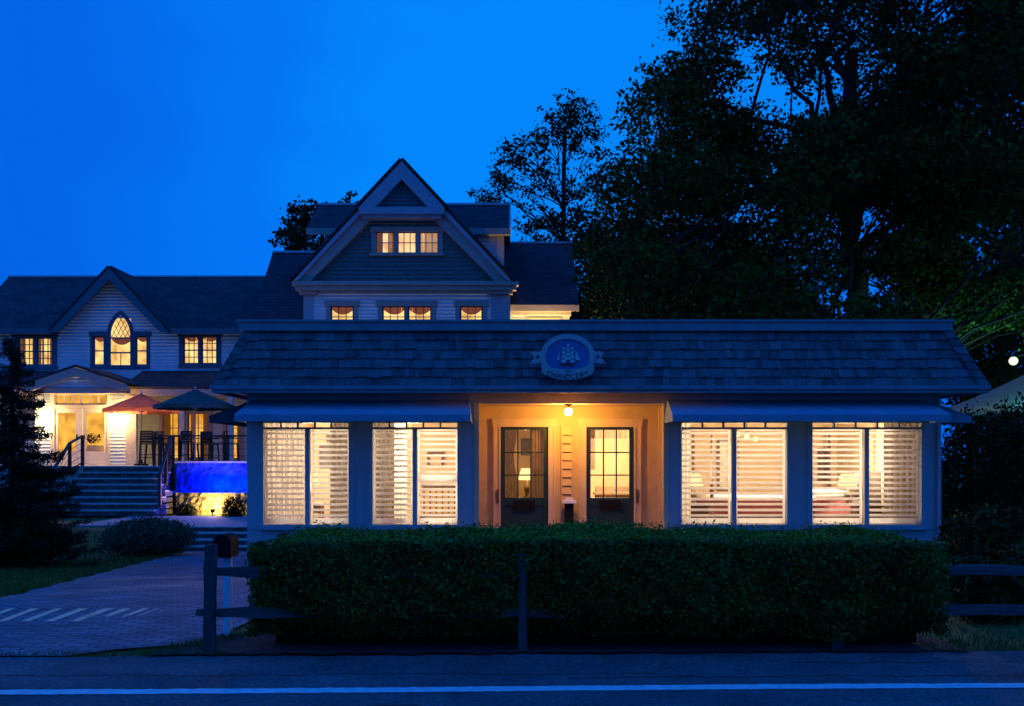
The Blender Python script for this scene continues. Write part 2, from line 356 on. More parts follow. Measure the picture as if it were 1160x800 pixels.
# ------------------------------------------------------------------ leaves
def leaf_obj(name, pts, size, mt, parent=None, off=(0,0,0), aspect=.5, nrm_bias=None, jitter=.35):
    pts = np.asarray(pts, float)-np.asarray(off, float); n = len(pts)
    a = RNG.normal(size=(n,3)); a /= np.linalg.norm(a,axis=1)[:,None]
    if nrm_bias is not None: a = a*.8+nrm_bias; a /= np.linalg.norm(a,axis=1)[:,None]
    b = RNG.normal(size=(n,3)); b -= (b*a).sum(1)[:,None]*a; b /= np.linalg.norm(b,axis=1)[:,None]
    c = np.cross(a,b); s = size*(1+jitter*RNG.uniform(-1,1,n))[:,None]
    fold = a*s*.12
    v = np.stack([pts-b*s*.5, pts+c*s*aspect*.5+fold, pts+b*s*.5, pts-c*s*aspect*.5+fold],1).reshape(-1,3)
    me = bpy.data.meshes.new(name); me.vertices.add(4*n); me.vertices.foreach_set('co', v.ravel())
    me.loops.add(4*n); me.loops.foreach_set('vertex_index', np.arange(4*n,dtype=np.int32))
    me.polygons.add(n); me.polygons.foreach_set('loop_start', np.arange(0,4*n,4,dtype=np.int32)); me.polygons.foreach_set('loop_total', np.full(n,4,dtype=np.int32))
    me.update(); me.validate()
    return link(name, me, mt, parent)
def ell(c, r, n, shell=.55):
    d = RNG.normal(size=(n,3)); d /= np.linalg.norm(d,axis=1)[:,None]
    q = RNG.uniform(0,1,n)**.33; q = shell*.9+(1-shell*.9)*q if shell else q
    q *= RNG.normal(1,.10,n)
    return np.asarray(c)+d*np.asarray(r)*q[:,None]
def limb(mb, a, b, r0, r1, sag=.1, n=6):
    a = Vector(a); b = Vector(b); L_ = (b-a).length; pts = []
    for i in range(n+1):
        t = i/n; p = a.lerp(b,t)
        p += Vector((random.uniform(-1,1),random.uniform(-1,1),random.uniform(-.7,.7)))*min(L_*.05,.4)*math.sin(math.pi*t)+Vector((0,0,1))*L_*sag*math.sin(math.pi*t)
        pts.append(p)
    mb.tube(pts, [r0+(r1-r0)*i/n for i in range(n+1)], 7); return pts
def tree(name, label, cat, base, trunk_top, rtrunk, clumps, per, size, leafm, group=None, mains=(), aspect=.6, shell=.5, bias=None):
    root = thing(name, label, cat, base, group)
    mb = MB(); tt = Vector(trunk_top); tp = limb(mb, base, tt, rtrunk, rtrunk*.45, 0, 10)
    tp = list(tp)
    for (a_, e_, r_) in mains: tp += limb(mb, a_, e_, r_, r_*.3, .06, 9)
    allp = []
    for (c, r) in clumps:
        c = Vector(c)
        cand = [p for p in tp if p.z < c.z-.45*math.hypot(p.x-c.x,p.y-c.y) and p.z > base[2]+(tt.z-base[2])*.2] or [tp[len(tp)//3]]
        s = min(cand, key=lambda p: (p-c).length*(1+random.random()*.3)); L_ = (c-s).length
        bp = limb(mb, s, c, max(.025,min(rtrunk*.25, L_*.011)), .015, .06, 5)
        for k in range(3):
            q = bp[random.randint(2,5)]; d = Vector((random.gauss(0,1)*r[0],random.gauss(0,1)*r[1],random.gauss(0,.7)*r[2]))*.6
            limb(mb, q, c+d, .03, .008, .05, 3)
        vol = r[0]*r[1]*r[2]
        m = int(per*(r[0]*r[2]+r[0]*r[1]))
        k_ = max(3, m//16); cen = ell(c, r, k_, shell); cen = np.repeat(cen, 17, 0)
        allp.append(cen+RNG.normal(size=cen.shape)*np.array((.22,.22,.13))*(.5+.4*r[0])*RNG.uniform(.6,1.3,(k_,1)).repeat(17,0))
    mb.build('trunk', M['bark'], root, True)
    leaf_obj('crown', np.concatenate(allp), size, leafm, root, base, aspect, bias)
    return root
# ------------------------------------------------------------------ siding / windows
def siding(mb, Y, z0, z1, c, xl, xr, holes=()):
    f = lambda g, z: g(z) if callable(g) else g
    n = max(1,int(round((z1-z0)/c))); c = (z1-z0)/n
    for i in range(n):
        z = z0+i*c; zm = z+c/2; a, b = f(xl,zm), f(xr,zm)
        if b-a < .02: continue
        iv = [(a,b)]
        for (h0,h1,k0,k1) in holes:
            if k0 < zm < k1:
                iv = [q for (p,r) in iv for q in ((p,min(r,h0)),(max(p,h1),r)) if q[1]-q[0] > .01]
        for p, q in iv:
            g = min(.024, c*.2); mb.add([(p,Y-.032,z+g),(q,Y-.032,z+g),(q,Y-.006,z+c),(p,Y-.006,z+c),(p,Y+.02,z+g),(q,Y+.02,z+g),(p,Y+.02,z),(q,Y+.02,z)], [(0,1,2,3),(4,5,1,0),(6,7,5,4)])
def swag_mesh(x0, x1, zt, Y, drop):
    mb = MB(); n = 12; m = 4; w = x1-x0
    vs = []
    for j in range(m+1):
        for i in range(n+1):
            t = i/n; d = drop*(.25+.75*math.sin(math.pi*t)**.8 if 0 < t < 1 else .25) if True else 0
            vs.append((x0+w*t, Y+.012*math.sin(j*2.2+t*9), zt-d*j/m))
    mb.add(vs, [(j*(n+1)+i,j*(n+1)+i+1,(j+1)*(n+1)+i+1,(j+1)*(n+1)+i) for j in range(m) for i in range(n)]); return mb
def drape_mesh(x0, x1, z0, z1, Y, folds, amp=.03, gather=0):
    mb = MB(); n = folds*6; m = 8; vs = []
    for j in range(m+1):
        s = j/m; g = 1-gather*math.sin(math.pi*min(s*1.3,1))**2
        for i in range(n+1):
            t = i/n; vs.append((x0+(x1-x0)*t*g, Y+amp*math.sin(2*math.pi*folds*t+.6*math.sin(s*3)), z1-(z1-z0)*s))
    mb.add(vs, [(j*(n+1)+i,j*(n+1)+i+1,(j+1)*(n+1)+i+1,(j+1)*(n+1)+i) for j in range(m) for i in range(n)]); return mb
def window(root, x0, x1, z0, z1, Y, cols, rows, lit, trim, cw=.12, head=.16, curtain='swag', deep=.8, frame=True, sashm=None, meet=True, mt=.03, sw=.045):
    c = MB()
    if frame:
        c.box(x0-cw,x0,Y-.05,Y+.06,z0,z1); c.box(x1,x1+cw,Y-.05,Y+.06,z0,z1)
        c.box(x0-cw-.03,x1+cw+.03,Y-.07,Y+.06,z1,z1+head); c.box(x0-cw-.04,x1+cw+.04,Y-.10,Y+.06,z0-.08,z0)
    else:
        c.box(x0-.03,x0,Y-.03,Y+.06,z0,z1); c.box(x1,x1+.03,Y-.03,Y+.06,z0,z1); c.box(x0-.029,x1+.029,Y-.031,Y+.061,z1,z1+.02); c.box(x0-.029,x1+.029,Y-.031,Y+.061,z0-.02,z0)
    w = c.build('window', trim, root)
    s = MB(); y0, y1 = Y+.012, Y+.05
    s.box(x0+.001,x0+sw,y0,y1,z0,z1); s.box(x1-sw,x1-.001,y0,y1,z0,z1); s.box(x0+sw,x1-sw,y0,y1,z0,z0+sw); s.box(x0+sw,x1-sw,y0,y1,z1-sw,z1)
    for i in range(1,cols): xx = x0+(x1-x0)*i/cols; s.box(xx-mt/2,xx+mt/2,y0+.004,y1-.004,z0+sw,z1-sw)
    for j in range(1,rows):
        zz = z0+(z1-z0)*j/rows; th = .05 if (meet and j*2 == rows) else mt
        s.box(x0+sw,x1-sw,y0+.007,y1-.007,zz-th/2,zz+th/2)
    s.build('sash', sashm or trim, w)
    MB().quad((x0+.01,Y+.03,z0+.01),(x1-.01,Y+.03,z0+.01),(x1-.01,Y+.03,z1-.01),(x0+.01,Y+.03,z1-.01)).build('pane', M['glass'], w)
    b = MB(); e = .25; yb = Y+deep
    b.quad((x0-e,yb,z0-.3),(x1+e,yb,z0-.3),(x1+e,yb,z1+.15),(x0-e,yb,z1+.15))
    b.quad((x0-e,Y+.07,z0-.3),(x0-e,yb,z0-.3),(x0-e,yb,z1+.15),(x0-e,Y+.07,z1+.15)); b.quad((x1+e,Y+.07,z0-.3),(x1+e,yb,z0-.3),(x1+e,yb,z1+.15),(x1+e,Y+.07,z1+.15))
    b.quad((x0-e,Y+.07,z1+.15),(x1+e,Y+.07,z1+.15),(x1+e,yb,z1+.15),(x0-e,yb,z1+.15))
    b.build('lit_room', lit, w)
    if curtain == 'swag':
        swag_mesh(x0-.02,x1+.02,z1+.02,Y+.14,(z1-z0)*.20).build('curtain', M['swag'], w, True)
    elif curtain == 'side':
        ww = (x1-x0)*.32
        k = drape_mesh(x0-.05,x0+ww,z0-.1,z1+.05,Y+.16,3); k2 = drape_mesh(x1-ww,x1+.05,z0-.1,z1+.05,Y+.16,3)
        k.build('curtain', M['drape'], w, True); k2.build('curtain', M['drape'], w, True)
    elif curtain == 'sheer':
        drape_mesh(x0-.05,x1+.05,z0-.1,z1+.05,Y+.16,6,.02).build('curtain', M['sheer'], w, True)
    return w
def casing_box(mb, x0, x1, z0, z1, Y, cw, head): 
    mb.box(x0-cw,x0,Y-.05,Y+.02,z0-.02,z1); mb.box(x1,x1+cw,Y-.05,Y+.02,z0-.02,z1); mb.box(x0-cw-.05,x1+cw+.05,Y-.08,Y+.02,z1,z1+head)
# ================================================================== COTTAGE
CY = 18.0
cot = thing('cottage', 'low shingled cottage with two doors and four lit shuttered windows behind the hedge', 'cottage', (1.45, 20, -.45))
def cx(x, Y=CY): return X_(x,Y)
GL = -.55; ZT = 2.28; ZB = .46
wins = [(cx(296),cx(398)),(cx(419),cx(521)),(cx(769),cx(894)),(cx(917),cx(1046))]
XL, XR, RL, RR = cx(280), cx(1065), cx(537), cx(757)
# front wall: plinth, header, posts
mb = MB()
for a, b in ((XL,RL),(RR,XR)):
    mb.cut(); mb.box(a,b,18.0,18.16,GL,ZB-.09); mb.cut(); mb.box(a,b,18.002,18.16,ZT,2.9)
mb.build('wall', M['trim'], cot)
mb = MB(); mb.box(XL-.001,XL+.14,18.17,24,GL,2.9); mb.cut(); mb.box(XR-.14,XR+.001,18.17,24,GL,2.9); mb.cut(); mb.box(XL,XR,24,24.15,GL,2.9)
mb.build('wall', M['trim'], cot)
edges = [XL]+[v for w in wins[:2] for v in w]+[RL]
segs = [(XL,wins[0][0]),(wins[0][1],wins[1][0]),(wins[1][1],RL),(RR,wins[2][0]),(wins[2][1],wins[3][0]),(wins[3][1],XR)]
for a, b in segs:
    p = MB(); p.box(a,b,17.985,18.15,ZB-.09,ZT); t = .05
    if b-a > .25:
        p.box(a+.0,a+.05,17.955,17.985,ZB-.09,ZT); p.box(b-.05,b,17.955,17.985,ZB-.09,ZT)
    p.build('pilaster', M['trim'], cot)
# windows with louvred shutters
def louvre(mb, x0, x1, z0, z1, Y, n, ang=math.radians(24), st=.035):
    mb.box(x0,x0+st,Y-.016,Y+.016,z0,z1); mb.box(x1-st,x1,Y-.016,Y+.016,z0,z1)
    mb.box(x0+st,x1-st,Y-.016,Y+.016,z0,z0+.095); mb.box(x0+st,x1-st,Y-.016,Y+.016,z1-.03,z1)
    za, zb = z0+.095, z1-.03; pt = (zb-za)/n; w = .036
    for i in range(n):
        zc = za+pt*(i+.5); an = ang+random.uniform(-.05,.05); dy, dz = w*math.cos(an), w*math.sin(an); t = .0065
        zc += random.uniform(-.004,.004)
        mb.add([(x0+st,Y-dy,zc-dz-t),(x1-st,Y-dy,zc-dz-t),(x1-st,Y-dy,zc-dz+t),(x0+st,Y-dy,zc-dz+t),
                (x0+st,Y+dy,zc+dz-t),(x1-st,Y+dy,zc+dz-t),(x1-st,Y+dy,zc+dz+t),(x0+st,Y+dy,zc+dz+t)],
               [(0,1,2,3),(7,6,5,4),(3,2,6,7),(0,4,5,1),(0,3,7,4),(1,5,6,2)])
for wi, (a, b) in enumerate(wins):
    c = MB(); f = .045; mid = (a+b)/2+(.02 if wi == 0 else 0)
    c.box(a+.001,a+f,17.965,18.10,ZB,ZT-.001); c.box(b-f,b-.001,17.965,18.10,ZB,ZT-.001)
    c.box(a-.02,b+.02,17.90,18.14,ZB-.09,ZB); c.box(a+f,b-f,17.97,18.10,ZT-.025,ZT-.001)
    w = c.build('window', M['trim'], cot)
    s = MB(); s.box(mid-.04,mid+.04,17.975,18.06,ZB,2.145); s.build('mullion', M['trim'], w); s = MB(); s.box(a+f,b-f,17.972,18.06,2.145,2.18)
    for i in range(1,5): xx = a+f+(b-a-2*f)*i/5; s.box(xx-.014,xx+.014,17.98,18.05,2.18,ZT-.025)
    s.build('transom_bar', M['casing'], w)
    MB().quad((a+f,18.03,ZB),(b-f,18.03,ZB),(b-f,18.03,ZT-.02),(a+f,18.03,ZT-.02)).build('pane', M['glass'], w)
    for k, (p, q) in enumerate(((a+f,mid-.04),(mid+.04,b-f))):
        l = MB()
        if wi == 1 and k == 1:
            zm = 1.24; louvre(l,p+.004,q-.004,zm,2.15,18.11,8); louvre(l,p+.004,q-.004,ZB+.01,zm,18.11,7)
        else: louvre(l,p+.004,q-.004,ZB+.01,2.15,18.11,16)
        l.build('shutter', M['slat'], w)
# recess
mb = MB()
mb.box(RL-.12,RL,18.16,19.0,GL,2.6); mb.cut(); mb.box(RR,RR+.12,18.16,19.0,GL,2.6); mb.cut()
DL = (X_(567,19),X_(621,19)); DR = (X_(664,19),X_(718,19)); DZ = (.13,2.215)
mb.box(RL,DL[0]-.12,19.0,19.12,GL,2.6); mb.box(DL[1]+.12,DR[0]-.12,19.0,19.12,GL,2.6); mb.box(DR[1]+.12,RR,19.0,19.12,GL,2.6)
mb.box(DL[0]-.12,DL[1]+.12,19.0,19.12,DZ[1]+.14,2.6); mb.box(DR[0]-.12,DR[1]+.12,19.0,19.12,DZ[1]+.14,2.6)
mb.box(DL[0]-.12,DL[1]+.12,19.0,19.12,GL,DZ[0]); mb.box(DR[0]-.12,DR[1]+.12,19.0,19.12,GL,DZ[0])
mb.build('recess_wall', M['beige'], cot)
mb = MB(); mb.box(RL,RR,17.45,18.999,GL,.12); mb.build('doorstep', M['tread'], cot)
mb = MB(); mb.box(XL-.2,XR+.2,17.47,18.0,2.80,2.83); mb.box(RL,RR,18.0,19.1,2.6,2.63); mb.box(RL-.1,RR+.1,17.98,18.0,2.62,2.80); mb.build('soffit', M['taupe'], cot)
mb = MB()
for s, xx in ((1,RL),(-1,RR)):
    mb.cut(); p0, p1 = sorted((xx, xx+s*.09)); mb.box(p0,p1,17.96,18.0,GL,2.6)
    q0, q1 = sorted((xx+s*.001,xx+s*.035)); mb.box(q0,q1,18.9,19.0,GL,2.6)
mb.build('corner_trim', M['ochre'], cot)
mb = MB(); a, b = X_(637,19), X_(647,19)
siding(mb, 18.985, .15, 2.2, .155, a, b); mb.box(a-.03,a,18.95,19,.12,2.24); mb.box(b,b+.03,18.95,19,.12,2.24)
mb.build('clapboard_panel', M['beige'], cot)
def door(x0, x1, hs):
    c = MB(); z0, z1 = DZ; cw = .13
    c.box(x0-cw,x0,18.955,19.05,z0,z1); c.box(x1,x1+cw,18.955,19.05,z0,z1); c.box(x0-cw-.02,x1+cw+.02,18.94,19.05,z1,z1+.15)
    c.box(x0-cw,x0-cw+.03,18.935,18.955,z0,z1); c.box(x1+cw-.03,x1+cw,18.935,18.955,z0,z1); c.box(x0-.03,x0,18.94,18.955,z0,z1); c.box(x1,x1+.03,18.94,18.955,z0,z1)
    fr = c.build('door_casing', M['ochre'], cot)
    d = MB(); st = .085; g0, g1 = Z_(564,19), Z_(487,19)
    d.box(x0+.002,x0+st,19.0,19.05,z0,z1-.002); d.box(x1-st,x1-.002,19.0,19.05,z0,z1-.002); d.box(x0+st,x1-st,19.0,19.05,z0,z0+.16); d.box(x0+st,x1-st,19.0,19.05,g0-.14,g0); d.box(x0+st,x1-st,19.0,19.05,g1,z1-.002)
    d.box(x0+st,x1-st,19.02,19.045,z0+.16,g0-.14)
    dr = d.build('door', M['doorg'], cot)
    m = MB()
    for i in (1,2): xx = x0+st+(x1-x0-2*st)*i/3; m.box(xx-.012,xx+.012,19.005,19.045,g0,g1)
    for j in (1,2): zz = g0+(g1-g0)*j/3; m.box(x0+st,x1-st,19.008,19.042,zz-.012,zz+.012)
    m.build('glazing_bar', M['doorg'], dr)
    MB().quad((x0+st,19.028,g0),(x1-st,19.028,g0),(x1-st,19.028,g1),(x0+st,19.028,g1)).build('pane', M['glass'], dr)
    p = MB(); xc = (x0+x1)/2; p.box(xc-.2,xc+.2,18.985,19.0,Z_(578,19),Z_(567,19)); p.build('letter_plate', M['black'], dr)
    h = MB(); hx = x0-.05 if hs < 0 else x1+.05; zc = Z_(562,19)
    h.box(hx-.022,hx+.022,18.925,18.938,zc-.13,zc+.13); h.tube([(hx,18.92,zc-.09),(hx,18.88,zc-.06),(hx,18.88,zc+.06),(hx,18.92,zc+.09)],.012,6)
    h.build('handle', M['brass'], dr)
door(*DL,-1); door(*DR,1)
# interior shell
mb = MB()
mb.box(XL+.14,XR-.14,23.2,23.3,.1,2.75); mb.box(RL-.12,RL-.02,19.001,23.2,.1,2.75); mb.box(RR+.02,RR+.12,19.001,23.2,.1,2.75)
mb.box(.98,1.08,19.13,23.2,.1,2.75); mb.box(XL+.141,XL+.17,18.2,23.2,.1,2.75); mb.box(XR-.17,XR-.141,18.2,23.2,.1,2.75)
mb.build('interior_wall', M['inwall'], cot)
mb = MB(); mb.box(XL+.14,XR-.14,18.17,23.3,2.75,2.79); mb.build('ceiling', M['inwall'], cot)
mb = MB(); mb.box(XL+.14,XR-.14,18.17,23.3,.0,.1); mb.build('interior_floor', M['floorw'], cot)
# mansard roof
EB, ET, SL = 17.42, 17.87, .45
z0r, z1r = 2.86, 3.865
bl, br = X_(241,EB), X_(1118,EB); tl, tr = bl+SL, br-SL
rf = MB(); YB = 24.6
rf.quad((bl,EB+.03,z0r),(br,EB+.03,z0r),(tr,ET+.03,z1r),(tl,ET+.03,z1r))
rf.quad((bl,EB+.03,z0r),(tl,ET+.03,z1r),(tl,YB-SL,z1r),(bl,YB,z0r)); rf.quad((br,EB+.03,z0r),(tr,ET+.03,z1r),(tr,YB-SL,z1r),(br,YB,z0r))
rf.quad((bl,YB,z0r),(br,YB,z0r),(tr,YB-SL,z1r),(tl,YB-SL,z1r)); rf.quad((tl,ET,z1r),(tr,ET,z1r),(tr,YB-SL,z1r),(tl,YB-SL,z1r))
roof = rf.build('roof', M['roof'], cot)
sh = MB(); nc = 6; H = (z1r-z0r)/nc
for r in range(nc):
    za = z0r+r*H; x = bl+SL*r/nc+random.uniform(-.05,0)
    ya = EB+SL*r/nc; yb = ya+SL/nc*1.25
    while x < br-SL*r/nc:
        w = random.choice((.09,.12,.14,.17,.2,.24)); lo = random.uniform(-.014,.010); th = random.uniform(.028,.050)
        x1 = min(x+w-.004, br-SL*r/nc); xa = max(x, bl+SL*r/nc)
        if x1-xa > .02:
            dl = max(0, bl+SL*(r+1.25)/nc-xa); dr_ = max(0, x1-(br-SL*(r+1.25)/nc))
            b0 = [(xa,ya-th,za+lo),(x1,ya-th,za+lo),(x1-dr_,yb-.010,za+H*1.2),(xa+dl,yb-.010,za+H*1.2)]
            b1 = [(p[0],p[1]+.02,p[2]-.005) for p in b0]
            sh.add(b0+b1, [(0,1,2,3),(0,4,5,1),(0,3,7,4),(1,5,6,2)])
        x += w
sh.build('shingle', M['shake'], roof)
for s in (-1,1):
    hp = MB(); n = 7
    for i in range(n):
        t0, t1 = i/n, (i+1.25)/n
        def pt(t, du, dn): 
            xx = (bl+SL*t) if s < 0 else (br-SL*t); return Vector((xx-s*du, EB+SL*t-dn, z0r+(z1r-z0r)*t))
        wv = .15; th0, th1 = .06, .035
        a0 = pt(t0,0,th0)+Vector((s*.03,0,0)); a1 = pt(t1,0,th1)+Vector((s*.02,0,0))
        hp.slab(a0, pt(t0,wv,th0-.01), pt(t1,wv,th1-.01), a1, .02)
        hp.slab(a0, a1, a1+Vector((0,wv,0)), a0+Vector((0,wv,0)), .02)
        hp.add([a0,pt(t0,wv,th0-.01),pt(t0,wv,th0-.05)], [(0,1,2)])
    hp.build('hip_cap', M['shake'], roof)
mb = MB(); mb.box(tl-.1,tr+.02,ET-.09,YB-SL+.1,z1r+.0,z1r+.15); mb.box(tl-.14,tr+.05,ET-.12,YB-SL+.14,z1r+.15,z1r+.19); mb.build('parapet_cap', M['captrim'], roof)
mb = MB(); mb.box(bl-.01,br+.01,EB-.05,EB+.0,z0r-.11,z0r-.0); mb.box(bl-.03,br+.03,EB-.09,EB-.05,z0r-.05,z0r+.012); mb.box(bl-.01,bl+.04,EB,YB,z0r-.11,z0r); mb.box(br-.04,br+.01,EB,YB,z0r-.11,z0r)
mb.build('fascia', M['captrim'], roof)
mb = MB(); mb.box(bl+.04,br-.04,EB+.001,17.47,z0r-.08,z0r-.03); mb.box(bl+.04,XL-.2,17.47,24,z0r-.06,z0r-.03); mb.box(XR+.2,br-.04,17.47,24,z0r-.06,z0r-.03); mb.build('soffit', M['taupe'], roof)
# awnings
def awning(x0, x1, mt):
    m = MB(); yt, yb = 17.97, 17.0; zt, zb = 2.66, 2.365; v = .115; i = .06
    m.slab((x0,yb,zb),(x1,yb,zb),(x1-i,yt,zt),(x0+i,yt,zt),.012)
    m.box(x0,x1,yb-.001,yb+.012,zb-v,zb-.004)
    for xx, s, k in ((x0,1,i),(x1,-1,-i)):
        m.add([(xx,yb+.012,zb-.006),(xx+k,yt,zt-.008),(xx,yt,zb-v),(xx,yb+.012,zb-v)], [(0,1,2,3)])
    a = m.build('awning', mt, cot)
    f = MB(); f.tube([(x0+.02,yb+.03,zb-.03),(x1-.02,yb+.03,zb-.03)],.012,6)
    for xx in (x0+.04,x1-.04): f.tube([(xx,yb+.03,zb-.03),(xx,yt,zb-.03)],.012,6)
    f.build('awning_frame', M['trimw'], a)
awning(X_(265,17.0),X_(533,17.0),M['awning']); awning(X_(762,17.0),X_(1078,17.0),M['awning'])
for s, xx, out in ((-1,XL,.78),(1,XR,.72)):
    m = MB(); y0, y1 = 18.35, 22.5; zt, zb = 2.66, 2.385; xo = xx+s*out; xw = xx+s*.002
    m.slab((xw,y0+.04,zt),(xo,y0,zb),(xo,y1,zb),(xw,y1-.04,zt),.012)
    m.box(min(xo,xo-s*.012),max(xo,xo-s*.012),y0,y1,zb-.115,zb-.004)
    m.add([(xw,y0+.04,zt-.008),(xo,y0,zb-.005),(xo,y0,zb-.115),(xw,y0,zb-.115)], [(0,1,2,3)])
    m.build('awning', M['darkaw'] if s < 0 else M['awning'], cot)
mb = MB(); mb.tube([(XR-.05,17.93,2.7),(XR-.05,17.93,-.4)],.035,8); mb.build('downpipe', M['trim'], cot)
# porch lamp
pl = P(644,464,18.2)
lamp = thing('porch_lamp', 'glowing orange lamp under the eave between the two cottage doors', 'lamp', (pl.x,pl.y,2.6))
mb = MB(); mb.lathe([(.07,-.0),(.07,-.02),(.02,-.03),(.02,-.05),(.09,-.06),(.075,-.075)],(pl.x,pl.y,2.6),12); mb.build('bracket', M['brass'], lamp)
mb = MB(); mb.lathe([(.05,-.085),(.066,-.11),(.058,-.17),(.03,-.20)],(pl.x,pl.y,2.6),14); mb.build('globe', M['bulb'], lamp, True)
light('porch_light', (pl.x,pl.y-.02,2.6-.28), 95, (1,.41,.06), .05, lamp)
# ash post between doors
px0 = X_(644.5,18.85)
t = thing('cigarette_bin', 'slim black bin with a pale square top between the two doors', 'bin', (px0,18.8,.12))
m = MB(); m.box(px0-.08,px0+.08,18.72,18.88,.12,.80); m.build('body', M['black'], t)
m = MB(); m.box(px0-.13,px0+.13,18.68,18.90,.80,.845); m.box(px0-.07,px0+.07,18.73,18.87,.845,.90); m.build('lid', M['white'], t)
# ================================================================== SIGN
SY = 17.27; sc = P(643,404,SY); K = SY/F   # metres per photo pixel at the sign
sg = thing('shop_sign', 'oval blue sailing ship sign with a lettered cream ribbon on the cottage roof', 'sign', tuple(sc))
def el_poly(a, b, n=40): return [(sc.x+a*math.cos(2*math.pi*i/n), sc.z+b*math.sin(2*math.pi*i/n)) for i in range(n)]
m = MB(); outer = el_poly(31*K,25.5*K,48); inner = el_poly(25*K,20*K,48)
n = 48; vs = [(x,SY-.02,z) for x,z in outer]+[(x,SY-.02,z) for x,z in inner]+[(x,SY+.05,z) for x,z in outer]+[(x,SY+.005,z) for x,z in inner]
m.add(vs, [(i,(i+1)%n,n+(i+1)%n,n+i) for i in range(n)]+[(i,2*n+i,2*n+(i+1)%n,(i+1)%n) for i in range(n)]+[(n+i,n+(i+1)%n,3*n+(i+1)%n,3*n+i) for i in range(n)])
m.build('rim', M['signr'], sg)
MB().prism(el_poly(25.5*K,20.5*K,48), SY+.004, SY+.05).build('board', M['signb'], sg)
def arc(xp): return 5.5*(1-(xp/30.0)**2)      # banner droop in px
def band(x0, x1, top, bot, y0, y1, ns=24):
    m = MB(); vs = []
    for i in range(ns+1):
        t = x0+(x1-x0)*i/ns
        for yy in (y0,y1):
            vs += [(sc.x+t*K,yy,sc.z-(top(t))*K),(sc.x+t*K,yy,sc.z-(bot(t))*K)]
    for i in range(ns):
        a = i*4; b = a+4
        m.add([],[]); 
        m.f += [tuple(q) for q in ((a,b,b+1,a+1),(a,a+2,b+2,b),(a+1,b+1,b+3,a+3))]
    m.v = [tuple(v) for v in vs]; k = ns*4; m.f += [(0,1,3,2),(k,k+2,k+3,k+1)]
    return m
band(-29.5,29.5,lambda t: 5+10*(1-(t/29.5)**2)**.6 if abs(t)<29.5 else 5, lambda t: 17.5+9*(1-(t/29.5)**2)**.7 if abs(t)<29.5 else 17.5, SY-.045, SY-.022).build('ribbon', M['signr'], sg)
for s in (-1,1):
    m = MB(); q = [(29,-6),(42,-5.5),(37.5,1),(43,8),(29,7)]
    poly = [(sc.x+s*a*K, sc.z-b*K) for a,b in q]
    if s < 0: poly = poly[::-1]
    m.prism(poly, SY-.012, SY+.02); m.build('ribbon_tail', M['signr'], sg)
    st = [(sc.x+s*34*K+(3.0 if i%2==0 else 1.2)*K*math.sin(math.pi*i/5), sc.z-.5*K+(3.0 if i%2==0 else 1.2)*K*math.cos(math.pi*i/5)) for i in range(10)]
    MB().prism(st, SY-.018, SY-.0125).build('star', M['signl'], sg)
def text_into(m, ch, size, x, z, ang, Y):
    cu = bpy.data.curves.new('tmp','FONT'); cu.body = ch; cu.size = size; cu.align_x = 'CENTER'; cu.extrude = .004; cu.resolution_u = 3
    o = bpy.data.objects.new('tmp', cu); COL.objects.link(o)
    dg = bpy.context.evaluated_depsgraph_get(); me = o.evaluated_get(dg).to_mesh()
    ca, sa = math.cos(ang), math.sin(ang)
    vs = [(x+v.co.x*ca-v.co.y*sa, Y-v.co.z, z+v.co.x*sa+v.co.y*ca) for v in me.vertices]; fs = [tuple(p.vertices) for p in me.polygons]
    m.add(vs, fs); o.evaluated_get(dg).to_mesh_clear(); bpy.data.objects.remove(o); bpy.data.curves.remove(cu)
m = MB(); word = 'CHANDLERY'
for i, ch in enumerate(word):
    tx = -22.5+45*i/(len(word)-1); zz = 17+8.6*(1-(tx/29.5)**2)**.7; ang = math.atan(tx/29.5*.62)
    text_into(m, ch, 8.0*K, sc.x+tx*K, sc.z-zz*K, ang, SY-.05)
text_into(m, 'THE', 3.2*K, sc.x+.2*K, sc.z-18.3*K, 0, SY-.05)
m.build('lettering', M['signl'], sg)
# ship: hull, masts, sails
def pq(l): return [(sc.x+(a-643)*K, sc.z-(b-404)*K) for a,b in l]
m = MB(); m.prism(pq([(634,411),(651,411),(654,407.5),(650,414.5),(636,415)]), SY-.016, SY+.003)
for mx in (638.5,643.5,648): m.box(sc.x+(mx-643)*K-.004, sc.x+(mx-643)*K+.004, SY-.012, SY+.003, sc.z-8*K, sc.z+(15.5 if mx==643.5 else 13)*K)
m.build('ship_hull', M['signl'], sg)
m = MB()
for mx, w0, top in ((638.5,5.0,393),(643.5,5.5,390),(648.3,4.8,393)):
    for j in range(4):
        zt = top+j*4.8; wt = w0*(.36+.15*j); wb = w0*(.46+.16*j)
        m.prism(pq([(mx-wt/1.6,zt),(mx+wt/1.6,zt),(mx+wb/1.6,zt+4.0),(mx,zt+3.4),(mx-wb/1.6,zt+4.0)]), SY-.02-.002*j, SY-.008)
m.prism(pq([(652,396),(657.5,408),(652,408)]), SY-.016, SY-.006); m.prism(pq([(634,398),(634,408),(630.5,408)]), SY-.016, SY-.006)
m.build('sail', M['signs'], sg)
m = MB()
for r in (0,1):
    pts = [(sc.x+(628+i*2.2-643)*K, SY-.004, sc.z-(417+r*2.2+.8*math.sin(i*1.6+r))*K) for i in range(14)]; m.tube(pts, .006, 5)
m.build('wave', M['signs'], sg)
m = MB()
for s in (-.2,.2): m.cut(); m.tube([(sc.x+s,SY+.04,sc.z-.05),(sc.x+s,SY+.36,sc.z-.05)],.015,6)
m.build('standoff', M['black'], sg)
